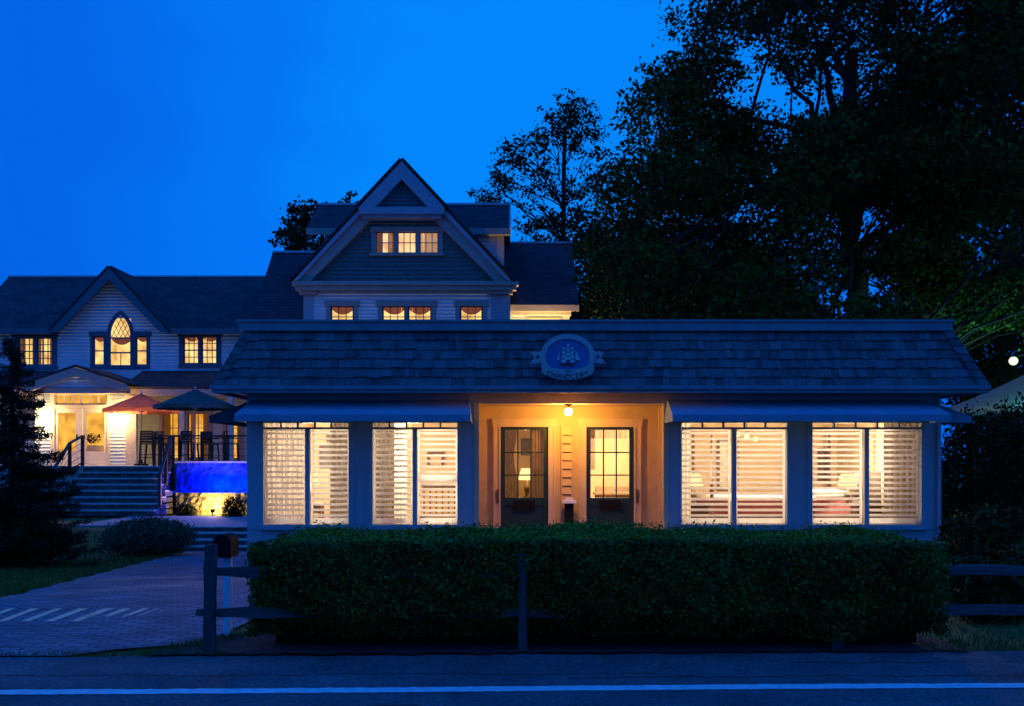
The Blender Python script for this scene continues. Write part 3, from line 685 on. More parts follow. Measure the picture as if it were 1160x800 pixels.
# ================================================================== COTTAGE INTERIORS
def picture(name, label, x0, x1, z0, z1, Y, art):
    t = thing(name, label, 'picture', ((x0+x1)/2,Y,z0)); m = MB(); f = .06
    m.box(x0,x1,Y-.04,Y,z0,z0+f); m.box(x0,x1,Y-.04,Y,z1-f,z1); m.box(x0,x0+f,Y-.04,Y,z0+f,z1-f); m.box(x1-f,x1,Y-.04,Y,z0+f,z1-f); m.build('frame', M['dark'], t)
    MB().box(x0+f,x1-f,Y-.02,Y-.005,z0+f,z1-f).build('canvas', art, t)
M['art1'] = mat('faded_print', (.45,.38,.28), .8, .5, 6); M['art2'] = mat('dark_print', (.08,.06,.05), .6, .6, 9)
def curtain(label, x0, x1, Y, mt, folds=6, group=None):
    o = drape_mesh(x0,x1,.15,2.55,Y,folds,.04).build('curtain', mt, None, True); tag(o, label, 'curtain', group)
def px(x, Y): return X_(x,Y)
curtain('grey patterned curtain at the left edge of the leftmost cottage window', px(297,18.5), px(345,18.5), 18.45, M['lace'], 8)
curtain('pale gathered curtain at the right edge of the leftmost cottage window', px(374,18.5), px(400,18.5), 18.45, M['pattern'], 4)
curtain('striped curtain at the left edge of the second cottage window', px(420,18.5), px(447,18.5), 18.45, M['pattern'], 5)
curtain('sheer white curtain hanging beside the mullion of the second cottage window', px(447,18.5), px(461,18.5), 18.48, M['sheer'], 3)
curtain('pale curtain at the left edge of the third cottage window', px(768,18.5), px(782,18.5), 18.45, M['sheer'], 3)
curtain('dark flower patterned curtain at the right edge of the rightmost cottage window', px(1000,18.5), px(1047,18.5), 18.45, M['pattern'], 7)
def table_lamp(label, X, Y, zt, shm, power, col=(1,.68,.34)):
    t = thing('table_lamp', label, 'lamp', (X,Y,zt))
    m = MB(); m.lathe([(.08,0),(.08,.02),(.03,.04),(.06,.14),(.05,.24),(.015,.30),(.012,.42)],(X,Y,zt),12); m.build('lamp_base', M['brass'], t, True)
    m = MB(); r = [(.19,.36),(.12,.60)]; n = 18
    m.add([(X+q*math.cos(2*math.pi*k/n),Y+q*math.sin(2*math.pi*k/n),zt+z) for q,z in r for k in range(n)], [(k,(k+1)%n,n+(k+1)%n,n+k) for k in range(n)])
    m.build('lamp_shade', shm, t, True)
    light('lamp_light', (X,Y,zt+.66), power, col, .06, t); return t
def night_table(label, X, Y):
    t = thing('side_table', label, 'table', (X,Y,.1)); m = MB(); m.box(X-.27,X+.27,Y-.22,Y+.22,.68,.72); m.build('tabletop', M['dark'], t)
    m = MB(); m.box(X-.24,X+.24,Y-.19,Y+.19,.52,.68); m.build('drawer', M['dark'], t)
    for a in (-1,1):
        for b in (-1,1): MB().box(X+a*.22-.02,X+a*.22+.02,Y+b*.17-.02,Y+b*.17+.02,.1,.52).build('leg', M['dark'], t)
# right room: four-poster bed, lamp, pictures, pendant
bx0, bx1, by0, by1 = px(800,21), px(965,21), 20.4, 22.5
bed = thing('four_poster_bed', 'four poster bed with dark red blanket behind the right pair of windows', 'bed', ((bx0+bx1)/2,21.4,.1))
m = MB(); m.box(bx0,bx1,by0,by1,.3,.5); m.build('bed_frame', M['dark'], bed)
m = MB(); m.box(bx0+.03,bx1-.03,by0-.02,by1,.5,.78); m.build('blanket', M['red'], bed)
m = MB(); m.box(bx0+.05,bx1-.9,by0+.02,by1-.05,.78,.86); m.build('sheet', M['linen'], bed)
for X in (bx0,bx1):
    for Y in (by0,by1): MB().lathe([(.05,0),(.05,.4),(.03,.5),(.045,.9),(.025,1.3),(.035,1.8),(.02,2.0),(.04,2.05)],(X,Y,.1),10).build('bedpost', M['dark'], bed, True)
for k in range(2):
    m = MB(); X = bx1-.45; Y = by0+.55+k*.9; m.lathe([(.02,-.08),(.3,-.06),(.36,0),(.3,.08),(.02,.11)],(X,Y,.88),14); m.build('pillow', M['linen'], bed, True)
night_table('dark bedside table under the bright lamp in the rightmost cottage window', px(958,21.2), 21.2-1.2)
table_lamp('bright table lamp glowing behind the shutters of the rightmost cottage window', px(956,20.2), 20.0, .72, M['shade'], 320, (1,.84,.60))
Yw = 23.19
picture('picture_frame', 'tall dark framed print above the bed in the third cottage window', px(812,Yw), px(836,Yw), Z_(556,Yw), Z_(497,Yw), Yw, M['art1'])
picture('picture_frame', 'narrow dark framed picture seen in the rightmost cottage window left half', px(926,Yw), px(938,Yw), Z_(545,Yw), Z_(508,Yw), Yw, M['art2'])
pd = P(846,495,20.3)
t = thing('pendant_lamp', 'pendant with small orange bulbs hanging in the third cottage window', 'lamp', (pd.x,pd.y,2.75))
m = MB(); m.tube([(pd.x,pd.y,2.75),(pd.x,pd.y,2.15)],.012,6); m.tube([(pd.x-.2,pd.y,2.1),(pd.x,pd.y,2.15),(pd.x+.2,pd.y,2.1)],.012,6); m.build('stem', M['brass'], t)
for s in (-1,0,1): MB().ball((pd.x+s*.17,pd.y-.02*s,2.06-.05*s),.045,8).build('bulb', M['candle'], t, True)
light('pendant_light', (pd.x,pd.y,1.75), 160, (1,.82,.56), .12, t)
ax = px(995,20.2)
t = thing('armchair', 'dark armchair behind the shutters of the rightmost cottage window', 'armchair', (ax,20,.1))
m = MB(); m.box(ax-.4,ax+.4,19.7,20.4,.2,.55); m.build('seat', M['art2'], t); m = MB(); m.box(ax-.4,ax+.4,20.4,20.6,.2,1.35); m.build('backrest', M['art2'], t)
for s in (-1,1): MB().box(ax+s*.4-.08,ax+s*.4+.08,19.7,20.4,.2,.78).build('arm', M['art2'], t)
night_table('dark bedside table carrying the added lamp at the left of the four poster bed', px(786,20.2), 20.2)
table_lamp('added table lamp left of the four poster bed brightening the third cottage window', px(786,20.2), 20.2, .72, M['shade'], 150, (1,.82,.56))  # extra lamp added to brighten the third window
# left room
picture('picture_frame', 'dark framed picture on the wall in the leftmost cottage window right half', px(362,Yw), px(384,Yw), Z_(531,Yw), Z_(503,Yw), Yw, M['art2'])
picture('picture_frame', 'small dark square picture high in the leftmost cottage window right half', px(370,Yw), px(382,Yw), Z_(501,Yw), Z_(493,Yw), Yw, M['art2'])
picture('picture_frame', 'wide low picture on the cream wall in the second cottage window', px(484,Yw), px(503,Yw), Z_(530,Yw), Z_(512,Yw), Yw, M['inwall'])
cxx = px(500,19.6)
t = thing('slatted_chair', 'brown slat backed chair at the bottom right of the second cottage window', 'chair', (cxx,19.7,.1))
m = MB()
for i in range(7): m.box(cxx-.36+i*.12-.015,cxx-.36+i*.12+.015,19.90,19.93,.55,1.05)
m.box(cxx-.4,cxx+.4,19.89,19.94,1.05,1.11); m.build('backrest', M['dark'], t)
m = MB(); m.box(cxx-.4,cxx+.4,19.4,19.9,.5,.55); m.build('seat', M['dark'], t)
for a in (-1,1):
    for b in (19.44,19.88): MB().box(cxx+a*.37-.025,cxx+a*.37+.025,b-.025,b+.025,.1,.5).build('leg', M['dark'], t)
tx = px(352,20.8); night_table('dark side table carrying a lamp in the leftmost cottage window', tx, 20.8)
table_lamp('table lamp on a side table low in the leftmost cottage window', tx, 20.8, .72, M['shade'], 560, (1,.87,.66))
rx = px(470,20.6)
t = thing('pendant_lamp', 'bowl pendant lamp hanging in the room behind the left pair of cottage windows', 'lamp', (rx,19.6,2.75))
MB().lathe([(.02,-.0),(.02,-.55),(.16,-.6),(.19,-.7),(.02,-.75)],(rx,19.6,2.75),14).build('diffuser', M['shade'], t, True)
light('ceiling_light', (rx,19.6,1.9), 270, (1,.86,.64), .12, t)
# rooms behind the doors
lx = px(597,21.0); night_table('small table holding the yellow lamp behind the left cottage door', lx, 21.0)
table_lamp('yellow shaded table lamp seen through the left cottage door', lx, 21.0, .82, M['shade'], 110, (1,.66,.28))
picture('picture_frame', 'dark picture on the wall behind the left cottage door', px(590,Yw), px(601,Yw), Z_(516,Yw), Z_(497,Yw), Yw, M['art2'])
g0, g1 = Z_(564,19), Z_(487,19)
for (a,b), rightd in ((DL,0),(DR,1)):
    w = b-a
    if not rightd:
        for k,(p,q) in enumerate(((a+.08,a+.33),(b-.33,b-.08))):
            o = drape_mesh(p,q,g0-.1,g1+.05,19.14,4,.02,.35 if k==0 else 0).build('door_curtain', M['drape'], None, True)
            tag(o, ('brown' if k == 0 else 'brown')+' tied curtain on the '+('left' if k==0 else 'right')+' half of the left cottage door glass', 'curtain', 'curtains on the left door')
    else:
        o = drape_mesh(a+.08,b-.08,g1-.16,g1+.05,19.14,7,.02).build('door_curtain', M['drape'], None, True); tag(o, 'short gathered valance at the top of the right cottage door glass', 'curtain')
        o = drape_mesh(a+.08,a+.18,g1-.75,g1+.02,19.15,2,.02).build('door_curtain', M['drape'], None, True); tag(o, 'narrow curtain along the left edge of the right cottage door glass', 'curtain')
dx = px(700,21.5)
t = thing('writing_desk', 'pale desk low behind the glass of the right cottage door', 'desk', (dx,21.6,.1))
m = MB(); m.box(dx-.5,dx+.5,21.3,21.9,.86,.90); m.build('tabletop', M['drape'], t); m = MB(); m.box(dx-.46,dx+.46,21.85,21.9,.5,1.02); m.build('back_panel', M['drape'], t)
for a in (-1,1):
    for b in (21.35,21.85): MB().box(dx+a*.44-.025,dx+a*.44+.025,b-.025,b+.025,.1,.86).build('leg', M['dark'], t)
rx = (DR[0]+DR[1])/2
t = thing('ceiling_lamp', 'ceiling lamp lighting the bright room behind the right cottage door', 'lamp', (rx,20.6,2.75))
MB().lathe([(.14,-.0),(.16,-.05),(.1,-.1),(.02,-.11)],(rx,20.6,2.75),14).build('diffuser', M['shade'], t, True)
light('ceiling_light', (rx,20.8,2.45), 720, (1,.84,.56), .12, t)
# ================================================================== GABLED HOUSE
HY = 36.0
hx = lambda x: X_(x,HY); hz = lambda y: Z_(y,HY)
hs = thing('gabled_house', 'tall house with steep front gable and three lit attic panes rising behind the cottage', 'house', (-3.8,38,-.2))
ap = (hx(457), hz(192)); LW, RW = hx(345), hx(577)
# rake line of gable: from apex down with slope to (hx(337),hz(322))
slope = (ap[1]-hz(321))/(ap[0]-hx(338))
def gxl(z): return ap[0]-(ap[1]-z)/slope
def gxr(z): return ap[0]+(ap[1]-z)/slope
ZE = hz(321)
att = [(hx(426),hx(447)),(hx(450.5),hx(471.5)),(hx(475.5),hx(496.5))]; az0, az1 = hz(287), hz(263)
m = MB(); siding(m, HY, hz(321), ap[1]-.6, .15, lambda z: gxl(z)+.25, lambda z: gxr(z)-.25, [(att[0][0]-.05,att[2][1]+.05,az0-.02,az1+.02)])
m.build('gable', M['gable'], hs)
low = [(hx(375),hx(400.5)),(hx(433.5),hx(459)),(hx(462.5),hx(488.5)),(hx(521.5),hx(546.5))]; lz1 = hz(347); lz0 = lz1-1.5
m = MB(); siding(m, HY, 3.0, hz(330), .125, LW+.2, RW-.2, [(low[0][0],low[0][1],lz0,lz1),(low[1][0],low[2][1],lz0,lz1),(low[3][0],low[3][1],lz0,lz1)])
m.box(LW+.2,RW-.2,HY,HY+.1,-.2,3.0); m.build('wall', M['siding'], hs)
m = MB(); m.box(LW+.01,LW+.1,HY+.1,43,-.2,hz(330)); m.cut(); m.box(RW-.1,RW-.01,HY+.1,43,-.2,hz(330)); m.cut(); m.box(LW,RW,43,43.1,-.2,ZE); m.build('wall', M['siding'], hs)
for a, b in ((hx(344),hx(355)),(hx(556),hx(578))): MB().box(a,b,HY-.06,HY+.1,-.2,hz(333)).build('pilaster', M['trim'], hs)
m = MB(); m.box(hx(336),hx(585),HY-.30,HY+.05,hz(330),hz(325)); m.box(hx(333),hx(587.5),HY-.38,HY+.05,hz(325),hz(320.5)); m.box(hx(340),hx(360),HY-.2,HY+.05,hz(334),hz(330)); m.box(hx(552),hx(581),HY-.2,HY+.05,hz(334),hz(330))
m.build('cornice', M['taupe'], hs)
# rake boards
def rake(mb, z_hi, z_lo, w, y0, y1, inset=0.0):
    for s in (-1,1):
        f = (gxl if s < 0 else gxr)
        mb.cut()
        a = (f(z_hi)-s*inset, z_hi); b = (f(z_lo)-s*inset, z_lo); ww = w*1.42
        mb.prism([a,b,(b[0]-s*ww*.75,b[1]-ww*.25 if False else b[1]),(a[0]-s*ww if z_hi < ap[1]-.3 else ap[0], a[1] if z_hi < ap[1]-.3 else a[1]-ww*slope)], y0, y1)
m = MB(); rake(m, hz(240), ZE+.0, .42, HY-.28, HY+.02); m.build('rake_board', M['taupe'], hs)
m = MB(); rake(m, hz(243), ZE+.02, .14, HY-.40, HY-.285, -.12); m.build('rake_board', M['trim'], hs)
# peak hood
m = MB(); zb = hz(239.5)
m.prism([(ap[0],ap[1]+.12),(gxl(zb)-.12,zb),(gxl(zb)+.45,zb),(ap[0],ap[1]-.50)], HY-.62, HY-.30); m.cut(); m.prism([(ap[0],ap[1]+.12),(ap[0],ap[1]-.50),(gxr(zb)-.45,zb),(gxr(zb)+.12,zb)], HY-.62, HY-.30)
m.build('peak_rake', M['trim'], hs)
m = MB(); siding(m, HY-.34, zb, ap[1]-.45, .13, lambda z: gxl(z)+.3, lambda z: gxr(z)-.3); m.build('peak_gable', M['gable'], hs)
m = MB(); m.box(gxl(zb)-.12,gxr(zb)+.12,HY-.64,HY-.02,hz(247),zb); m.box(gxl(zb)-.02,gxr(zb)+.02,HY-.52,HY-.02,hz(250.5),hz(247)); m.build('peak_band', M['trim'], hs)
# front gable roof planes
m = MB()
for s in (-1,1):
    f = gxl if s < 0 else gxr
    m.slab((f(ZE-.05)+s*.16,HY-.44,ZE+.0),(ap[0],HY-.44,ap[1]+.14),(ap[0],44,ap[1]+.14),(f(ZE-.05)+s*.16,44,ZE+.0),.08*s)
    m.slab((f(zb)+s*.16,HY-.66,zb+.02),(ap[0],HY-.66,ap[1]+.17),(ap[0],HY-.445,ap[1]+.17),(f(zb)+s*.16,HY-.445,zb+.02),.08*s)
m.build('roof', M['roof'], hs)
# attic window group
m = MB(); x0, x1 = att[0][0], att[2][1]
m.box(x0-.16,x0,HY-.06,HY+.06,az0,az1); m.box(x1,x1+.16,HY-.06,HY+.06,az0,az1); m.box(x0-.2,x1+.2,HY-.09,HY+.06,az1,az1+.17); m.box(x0-.22,x1+.22,HY-.12,HY+.06,az0-.1,az0)
for i in (0,1): m.box(att[i][1],att[i+1][0],HY-.05,HY+.06,az0,az1)
m.build('window_casing', M['taupe'], hs)
for i, (a, b) in enumerate(att): window(hs,a,b,az0,az1,HY,3,2,M['litp'],M['taupe'],frame=False,curtain='sheer' if i==2 else ('side' if i==0 else None),deep=.6,meet=False,sw=.035)
for i, (a, b) in enumerate(low): window(hs,a,b,lz0,lz1,HY,3,4,M['lit'],M['casing'],frame=False,curtain='swag',deep=.7,sw=.04)
for a, b in ((low[0][0],low[0][1]),(low[1][0],low[2][1]),(low[3][0],low[3][1])):
    m = MB(); casing_box(m,a-.02,b+.02,lz0,lz1,HY,.15,.2)
    if b-a > 1.2: m.box(low[1][1]+.03,low[2][0]-.03,HY-.05,HY+.02,lz0,lz1)
    m.build('window_casing', M['taupe'], hs)
# upper cross roof block behind the gable
def cross(x0, x1, Yr, Ye, zr, ze, over=.25, wallm=None, zw=None, capw=True):
    m = MB(); m.slab((x0,Ye,ze),(x1,Ye,ze),(x1,Yr,zr),(x0,Yr,zr),.1); Yb = 2*Yr-Ye; m.slab((x0,Yr,zr),(x1,Yr,zr),(x1,Yb,ze),(x0,Yb,ze),.1)
    r = m.build('roof', M['roof'], hs)
    m = MB(); m.box(x0,x1,Yr-.1,Yr+.1,zr-.03,zr+.05); m.build('ridge_cap', M['flash'], r)
    m = MB(); m.box(x0,x1,Ye-.04,Ye+.06,ze-.25,ze-.02); m.build('fascia', M['taupe'], r)
    return r
Yr, Ye = 40.0, 37.6
cross(X_(361,Yr), X_(578,Yr), Yr, Ye, Z_(232,Yr), Z_(258,Ye))
m = MB(); siding(m, 38.0, 8.6, Z_(262,38), .13, X_(368,38), X_(569,38)); m.box(X_(369,38),X_(569,38),38.001,41.9,8.5,Z_(264,38)); m.build('wall', M['siding'], hs)
m = MB(); xe = X_(578,Yr)
m.bar((xe,Ye,Z_(258,Ye)-.12),(xe,Yr,Z_(232,Yr)-.12),.06,.24); m.box(X_(563,38),X_(570.5,38)+.02,37.94,38.0,8.6,Z_(264,38)); m.box(X_(520,37.8),xe,37.62,38.0,Z_(266,37.8),Z_(263,37.8)); m.build('corner_trim', M['trimw'], hs)
# right roof with warm lit eave
Yr, Ye = 42.0, 37.6
cross(X_(560,Yr), X_(648,Yr), Yr, Ye, Z_(275.5,Yr), Z_(345,Ye))
m = MB(); siding(m, 38.2, 3, Z_(352,38.2), .125, RW, X_(643,38.2), [(X_(600,38.2),X_(632,38.2),4.4,Z_(358,38.2)+0.0)]); m.box(RW,X_(643,38.2),38.21,42,-.2,Z_(352,38.2)-.02); m.build('wall', M['siding'], hs)
m = MB(); m.box(RW,X_(649,37.6),37.58,38.2,Z_(351,37.7),Z_(347,37.7)); m.box(RW,X_(647,37.8),37.8,38.2,Z_(357,37.8),Z_(351,37.7)); m.box(X_(597,38.1),X_(636,38.1),38.1,38.2,Z_(364,38.1),Z_(360,38.1)); m.build('cornice', M['trimw'], hs)
m = MB(); m.box(X_(640,38.2),X_(645,38.2),38.1,38.2,-.2,Z_(357,38.2)); m.build('corner_board', M['trimw'], hs)
pxl = (1.3,37.2,5.55)
t = thing('wall_sconce', 'warm sconce on the house wall under the right eave behind the cottage roof', 'lamp', (pxl[0],38.15,pxl[2]))
MB().box(pxl[0]-.06,pxl[0]+.06,38.08,38.17,pxl[2]-.15,pxl[2]+.15).build('bracket', M['black'], t); MB().ball((pxl[0],37.95,pxl[2]),.09,8).build('globe', M['bulb2'], t, True)
light('sconce_light', pxl, 330, (1,.60,.20), .08, t)
# left roof
Yr, Ye = 43.0, 38.4
cross(X_(309,Yr), X_(400,Yr), Yr, Ye, Z_(286,Yr), 6.0)
m = MB(); m.box(X_(312,Yr),LW,39.2,46,-.2,6.2); m.build('wall', M['siding'], hs)
# ================================================================== SIDE WING
WY = 40.0
wx = lambda x: X_(x,WY); wz = lambda y: Z_(y,WY)
wg = thing('side_wing', 'white clapboard wing with a pointed arch window in its cross gable and a lit entry', 'house', (-15.6,42,-.2))
wxl, wxr = wx(-14), wx(300)
gap = (wx(130), wz(307)); gw = wx(190)-wx(130); geZ = wz(372); gs = (gap[1]-geZ)/gw
fl = lambda z: gap[0]-(gap[1]-z)/gs; fr = lambda z: gap[0]+(gap[1]-z)/gs
holes = [(wx(21),wx(60),wz(414.5),wz(382)),(wx(208),wx(246),wz(413),wz(380.5)),(wx(106),wx(167),wz(414.5),wz(381)),(wx(125),wx(148.5),wz(414.5),wz(362))]
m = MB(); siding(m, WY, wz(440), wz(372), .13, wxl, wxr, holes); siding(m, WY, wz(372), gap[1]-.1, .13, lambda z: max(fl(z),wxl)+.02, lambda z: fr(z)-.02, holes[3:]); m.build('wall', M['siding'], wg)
gw1 = [(X_(184,39.9),X_(206.5,39.9),1.55,Z_(467,39.9)),(X_(212,39.9),X_(236,39.9),1.55,Z_(467,39.9)),(X_(256,39.9),X_(272,39.9),1.55,Z_(467,39.9))]
m = MB(); siding(m, 39.98, 1.3, wz(440), .13, X_(152,40), wxr, gw1); m.cut(); siding(m, 39.98, 1.3, wz(440), .13, wxl, X_(52,40)); m.build('wall', M['siding'], wg)
m = MB(); m.box(wxl,wxl+.1,40.01,48,-.2,wz(372)); m.cut(); m.box(wxl,wxr,48,48.1,-.2,wz(372)); m.build('wall', M['siding'], wg)
Yr = 45.0; zr = Z_(313.5,Yr); Ye = 39.55; ze = Z_(371,Ye)
m = MB(); xa, xb = X_(-5,Ye)-1.3, wxr+1; xra = X_(10,Yr)
glx, grx = fl(geZ), fr(geZ)
m.slab((xa,Ye,ze),(glx,Ye,ze),(glx,Yr,zr),(xra,Yr,zr),.1); m.slab((grx,Ye,ze),(xb,Ye,ze),(xb,Yr,zr),(grx,Yr,zr),.1)
yv = Ye+(Yr-Ye)*(gap[1]-ze)/(zr-ze)
m.add([(glx,Ye,ze),(gap[0],yv,gap[1]),(grx,Ye,ze),(grx,Yr,zr),(glx,Yr,zr)], [(0,1,4),(1,2,3),(1,3,4)])
m.slab((xra,Yr,zr),(xb,Yr,zr),(xb,50.4,ze),(xa,50.4,ze),.1); m.add([(xa,Ye,ze),(xra,Yr,zr),(xa,50.4,ze)], [(0,1,2)])
rf = m.build('roof', M['roof'], wg)
m = MB(); m.box(xra,xb,Yr-.1,Yr+.1,zr-.03,zr+.04); m.build('ridge_cap', M['flash'], rf)
m = MB(); ov = .22; zl = geZ-.12
for s, f in ((-1,fl),(1,fr)):
    m.slab((f(geZ)+s*ov,Ye-.12,geZ-ov*gs+.05),(gap[0],Ye-.12,gap[1]+.05),(gap[0],yv,gap[1]+.05),(f(geZ)+s*ov,Ye+.15,geZ-ov*gs+.05),.09*s)
rg = m.build('gable_roof', M['roof'], wg)
m = MB(); m.box(gap[0]-.07,gap[0]+.07,Ye+.3,yv+.1,gap[1]+.03,gap[1]+.09); m.build('ridge_cap', M['flash'], rg)
m = MB()
for s, f in ((-1,fl),(1,fr)):
    m.cut(); m.prism([(gap[0],gap[1]+.02),(f(geZ)+s*ov,geZ-ov*gs+.02),(f(geZ)+s*ov-s*.32,geZ-ov*gs+.02),(gap[0],gap[1]-.45)], Ye-.14, Ye-.04)
m.build('rake_board', M['casing'], wg)
m = MB(); m.box(xa,glx-.2,Ye-.04,Ye+.05,ze-.26,ze-.02); m.cut(); m.box(grx+.2,xb,Ye-.04,Ye+.05,ze-.26,ze-.02); m.build('fascia', M['casing'], wg)
# windows
for (a,b,z0_,z1_) in ((21,60,414,382.5),(208,246,412.5,381)):
    A = [(wx(a),wx(a+(b-a)*.46)),(wx(a+(b-a)*.54),wx(b))]; z0, z1 = wz(z0_), wz(z1_)
    m = MB(); casing_box(m,A[0][0],A[1][1],z0-.1,z1,WY,.17,.2); m.box(A[0][1],A[1][0],WY-.05,WY+.05,z0-.1,z1); m.box(A[0][0]-.2,A[1][1]+.2,WY-.09,WY+.02,z0-.16,z0-.02); m.build('window_casing', M['casing'], wg)
    for p,q in A: window(wg,p,q,z0,z1,WY,3,4,M['lit'],M['casing'],frame=False,curtain='side' if a<100 else 'swag',deep=.9,sw=.05)
# pointed window
x0, x1 = wx(125.5), wx(148); z0 = wz(414); xc = (x0+x1)/2; zsp = wz(379.5); zt = zsp+(x1-x0)*1.025
def gothic(w, r, ns=10):
    rb = 2.6*w_; cxx_ = xc-w_+rb; pts = []; te = math.acos(-(rb-w_)/r)
    for i in range(ns+1):
        t = math.pi+(te-math.pi)*i/ns; pts.append((cxx_+r*math.cos(t), zsp+r*math.sin(t)))
    return pts+[(2*xc-p[0],p[1]) for p in pts[-2::-1]]
w_ = (x1-x0)/2
ino = gothic(w_,2.6*w_); outo = gothic(w_,2.6*w_+.13)
m = MB()
ii = [(x0,z0)]+ino+[(x1,z0)]; oo = [(x0-.13,z0)]+outo+[(x1+.13,z0)]; n = len(ii)
for y, yy in ((WY-.06,WY+.03),):
    m.add([(p[0],y,p[1]) for p in oo]+[(p[0],y,p[1]) for p in ii]+[(p[0],yy,p[1]) for p in oo]+[(p[0],yy,p[1]) for p in ii],
          [(i,i+1,n+i+1,n+i) for i in range(n-1)]+[(i,2*n+i,2*n+i+1,i+1) for i in range(n-1)]+[(n+i,n+i+1,3*n+i+1,3*n+i) for i in range(n-1)])
m.box(x0-.16,x1+.16,WY-.10,WY+.03,z0-.12,z0)
gwn = m.build('arched_window', M['casing'], wg)
m = MB(); 
for zz in (zsp-.12,(z0+zsp)/2-.1): m.box(x0,x1,WY-.01,WY+.03,zz-.03,zz+.03)
m.box(xc-.0125,xc+.0125,WY-.005,WY+.025,z0,(z0+zsp)/2-.1)
for k in range(-3,4):
    for s in (-1,1):
        a = Vector((xc+k*w_*.45,WY+.01,zsp-.08)); b = a+Vector((s*.55,0,(zt-zsp)*1.35))
        for _ in range(1):
            q0, q1 = None, None; N_ = 30
            ins = [i for i in range(N_+1) if abs((a.lerp(b,i/N_)).x-xc) < w_*max(0,1-((a.lerp(b,i/N_)).z-zsp)/(zt-zsp))**.62 and a.lerp(b,i/N_).z<zt]
            if len(ins) > 2: m.bar(a.lerp(b,ins[0]/N_), a.lerp(b,ins[-1]/N_), .018, .018, (0,1,0))
m.build('tracery', M['casing'], gwn)
MB().add([(p[0],WY+.02,p[1]) for p in ii], [tuple(range(n))]).build('pane', M['glass'], gwn)
m = MB(); m.quad((x0-.3,WY+.8,z0-.3),(x1+.3,WY+.8,z0-.3),(x1+.3,WY+.8,zt+.1),(x0-.3,WY+.8,zt+.1)); m.build('lit_room', M['lit'], gwn)
swag_mesh(x0,x1,zsp-.12,WY+.12,.26).build('curtain', M['swag'], gwn, True)
for a, b in ((106,118.5),(154,167)):
    p, q = wx(a), wx(b); z1 = wz(381)
    m = MB(); casing_box(m,p,q,z0-.1,z1,WY,.11,.17); m.box(p-.11,q+.11,WY-.08,WY+.02,z0-.12,z0-.005); m.build('window_casing', M['casing'], wg)
    window(wg,p,q,z0,z1,WY,1,2,M['lit'],M['casing'],frame=False,curtain='swag',deep=.7,sw=.05)
# ground floor windows
for (p,q,z0_,z1_) in gw1: window(wg,p,q,z0_,z1_,39.94,2,3,M['litg'],M['taupe'],cw=.14,curtain='side',deep=1.0,sw=.07,meet=False)
# lean-to porch roof
zt_, zb_ = wz(420), Z_(438,37.8)
m = MB()
for a, b in ((X_(140,38),wxr),(wxl-.2,X_(45,38))): m.cut(); m.slab((a,37.8,zb_),(b,37.8,zb_),(b,39.99,zt_),(a,39.99,zt_),.08)
pr = m.build('porch_roof', M['roof'], wg)
m = MB()
for a, b in ((X_(150,38),wxr),(wxl-.2,X_(48,38))): m.cut(); m.box(a,b,37.82,37.95,zb_-.33,zb_-.09); m.box(a,b,37.95,39.97,zb_-.2,zb_-.14)
m.build('fascia', M['taupe'], pr)
for x in (150,207,262): MB().box(X_(x,38)-.09,X_(x,38)+.09,37.85,38.03,1.36,zb_-.33).build('column', M['trimw'], wg)
# entry portico
pa = P(88,416,37.0); pxl_, pxr_ = X_(30,37.0), X_(147,37.0); pz = Z_(436,37.0); ps = (pa.z-pz)/(pxr_-pa.x)
m = MB()
for s, xx in ((-1,pxl_),(1,pxr_)): m.slab((xx,36.75,pz),(pa.x,36.75,pa.z),(pa.x,39.98,pa.z),(xx,39.98,pz),.07*s)
r_ = m.build('portico_roof', M['roof'], wg)
m = MB()
for s, xx in ((-1,pxl_),(1,pxr_)): m.cut(); m.prism([(pa.x,pa.z-.03),(xx,pz-.03),(xx,pz-.22),(xx-s*.35,pz-.22),(pa.x,pa.z-.33)], 36.72, 36.84)
m.cut(); m.box(pxl_,pxr_,36.87,37.05,pz-.32,pz-.12); m.build('rake_board', M['taupe'], r_)
PYd = 37.9
m = MB(); dl, dr0 = X_(62,PYd), X_(122,PYd)
siding(m, 36.93, pz-.12, pa.z-.15, .12, lambda z: pa.x-(pa.z-.1-z)/ps, lambda z: pa.x+(pa.z-.1-z)/ps); m.cut()
siding(m, PYd, 1.36, Z_(445,PYd), .13, dr0+.02, X_(143,PYd)); m.cut(); siding(m, PYd, 1.36, Z_(445,PYd), .13, X_(40,PYd), dl-.02)
m.build('entry_wall', M['siding'], wg)
m = MB(); m.box(X_(143,PYd),X_(155,PYd),PYd-.08,PYd+.1,1.36,pz-.3); m.box(dl-.14,dl,PYd-.05,PYd+.1,1.36,Z_(446,PYd)); m.box(dr0,dr0+.1,PYd-.05,PYd+.1,1.36,Z_(446,PYd)); m.box(dl-.14,dr0+.1,PYd-.08,PYd+.1,Z_(446,PYd),Z_(443,PYd)+.1); m.box(dl,dr0,PYd-.04,PYd+.1,Z_(463,PYd),Z_(459,PYd)); m.box(X_(90,PYd)-.03,X_(93,PYd)+.03,PYd-.05,PYd+.1,1.36,Z_(463,PYd))
m.build('door_casing', M['trimw'], wg)
window(wg, dl+.03, dr0-.03, Z_(459,PYd)+.02, Z_(446,PYd)-.02, PYd, 6, 1, M['litg'], M['trimw'], frame=False, curtain=None, deep=.5, mt=.07)
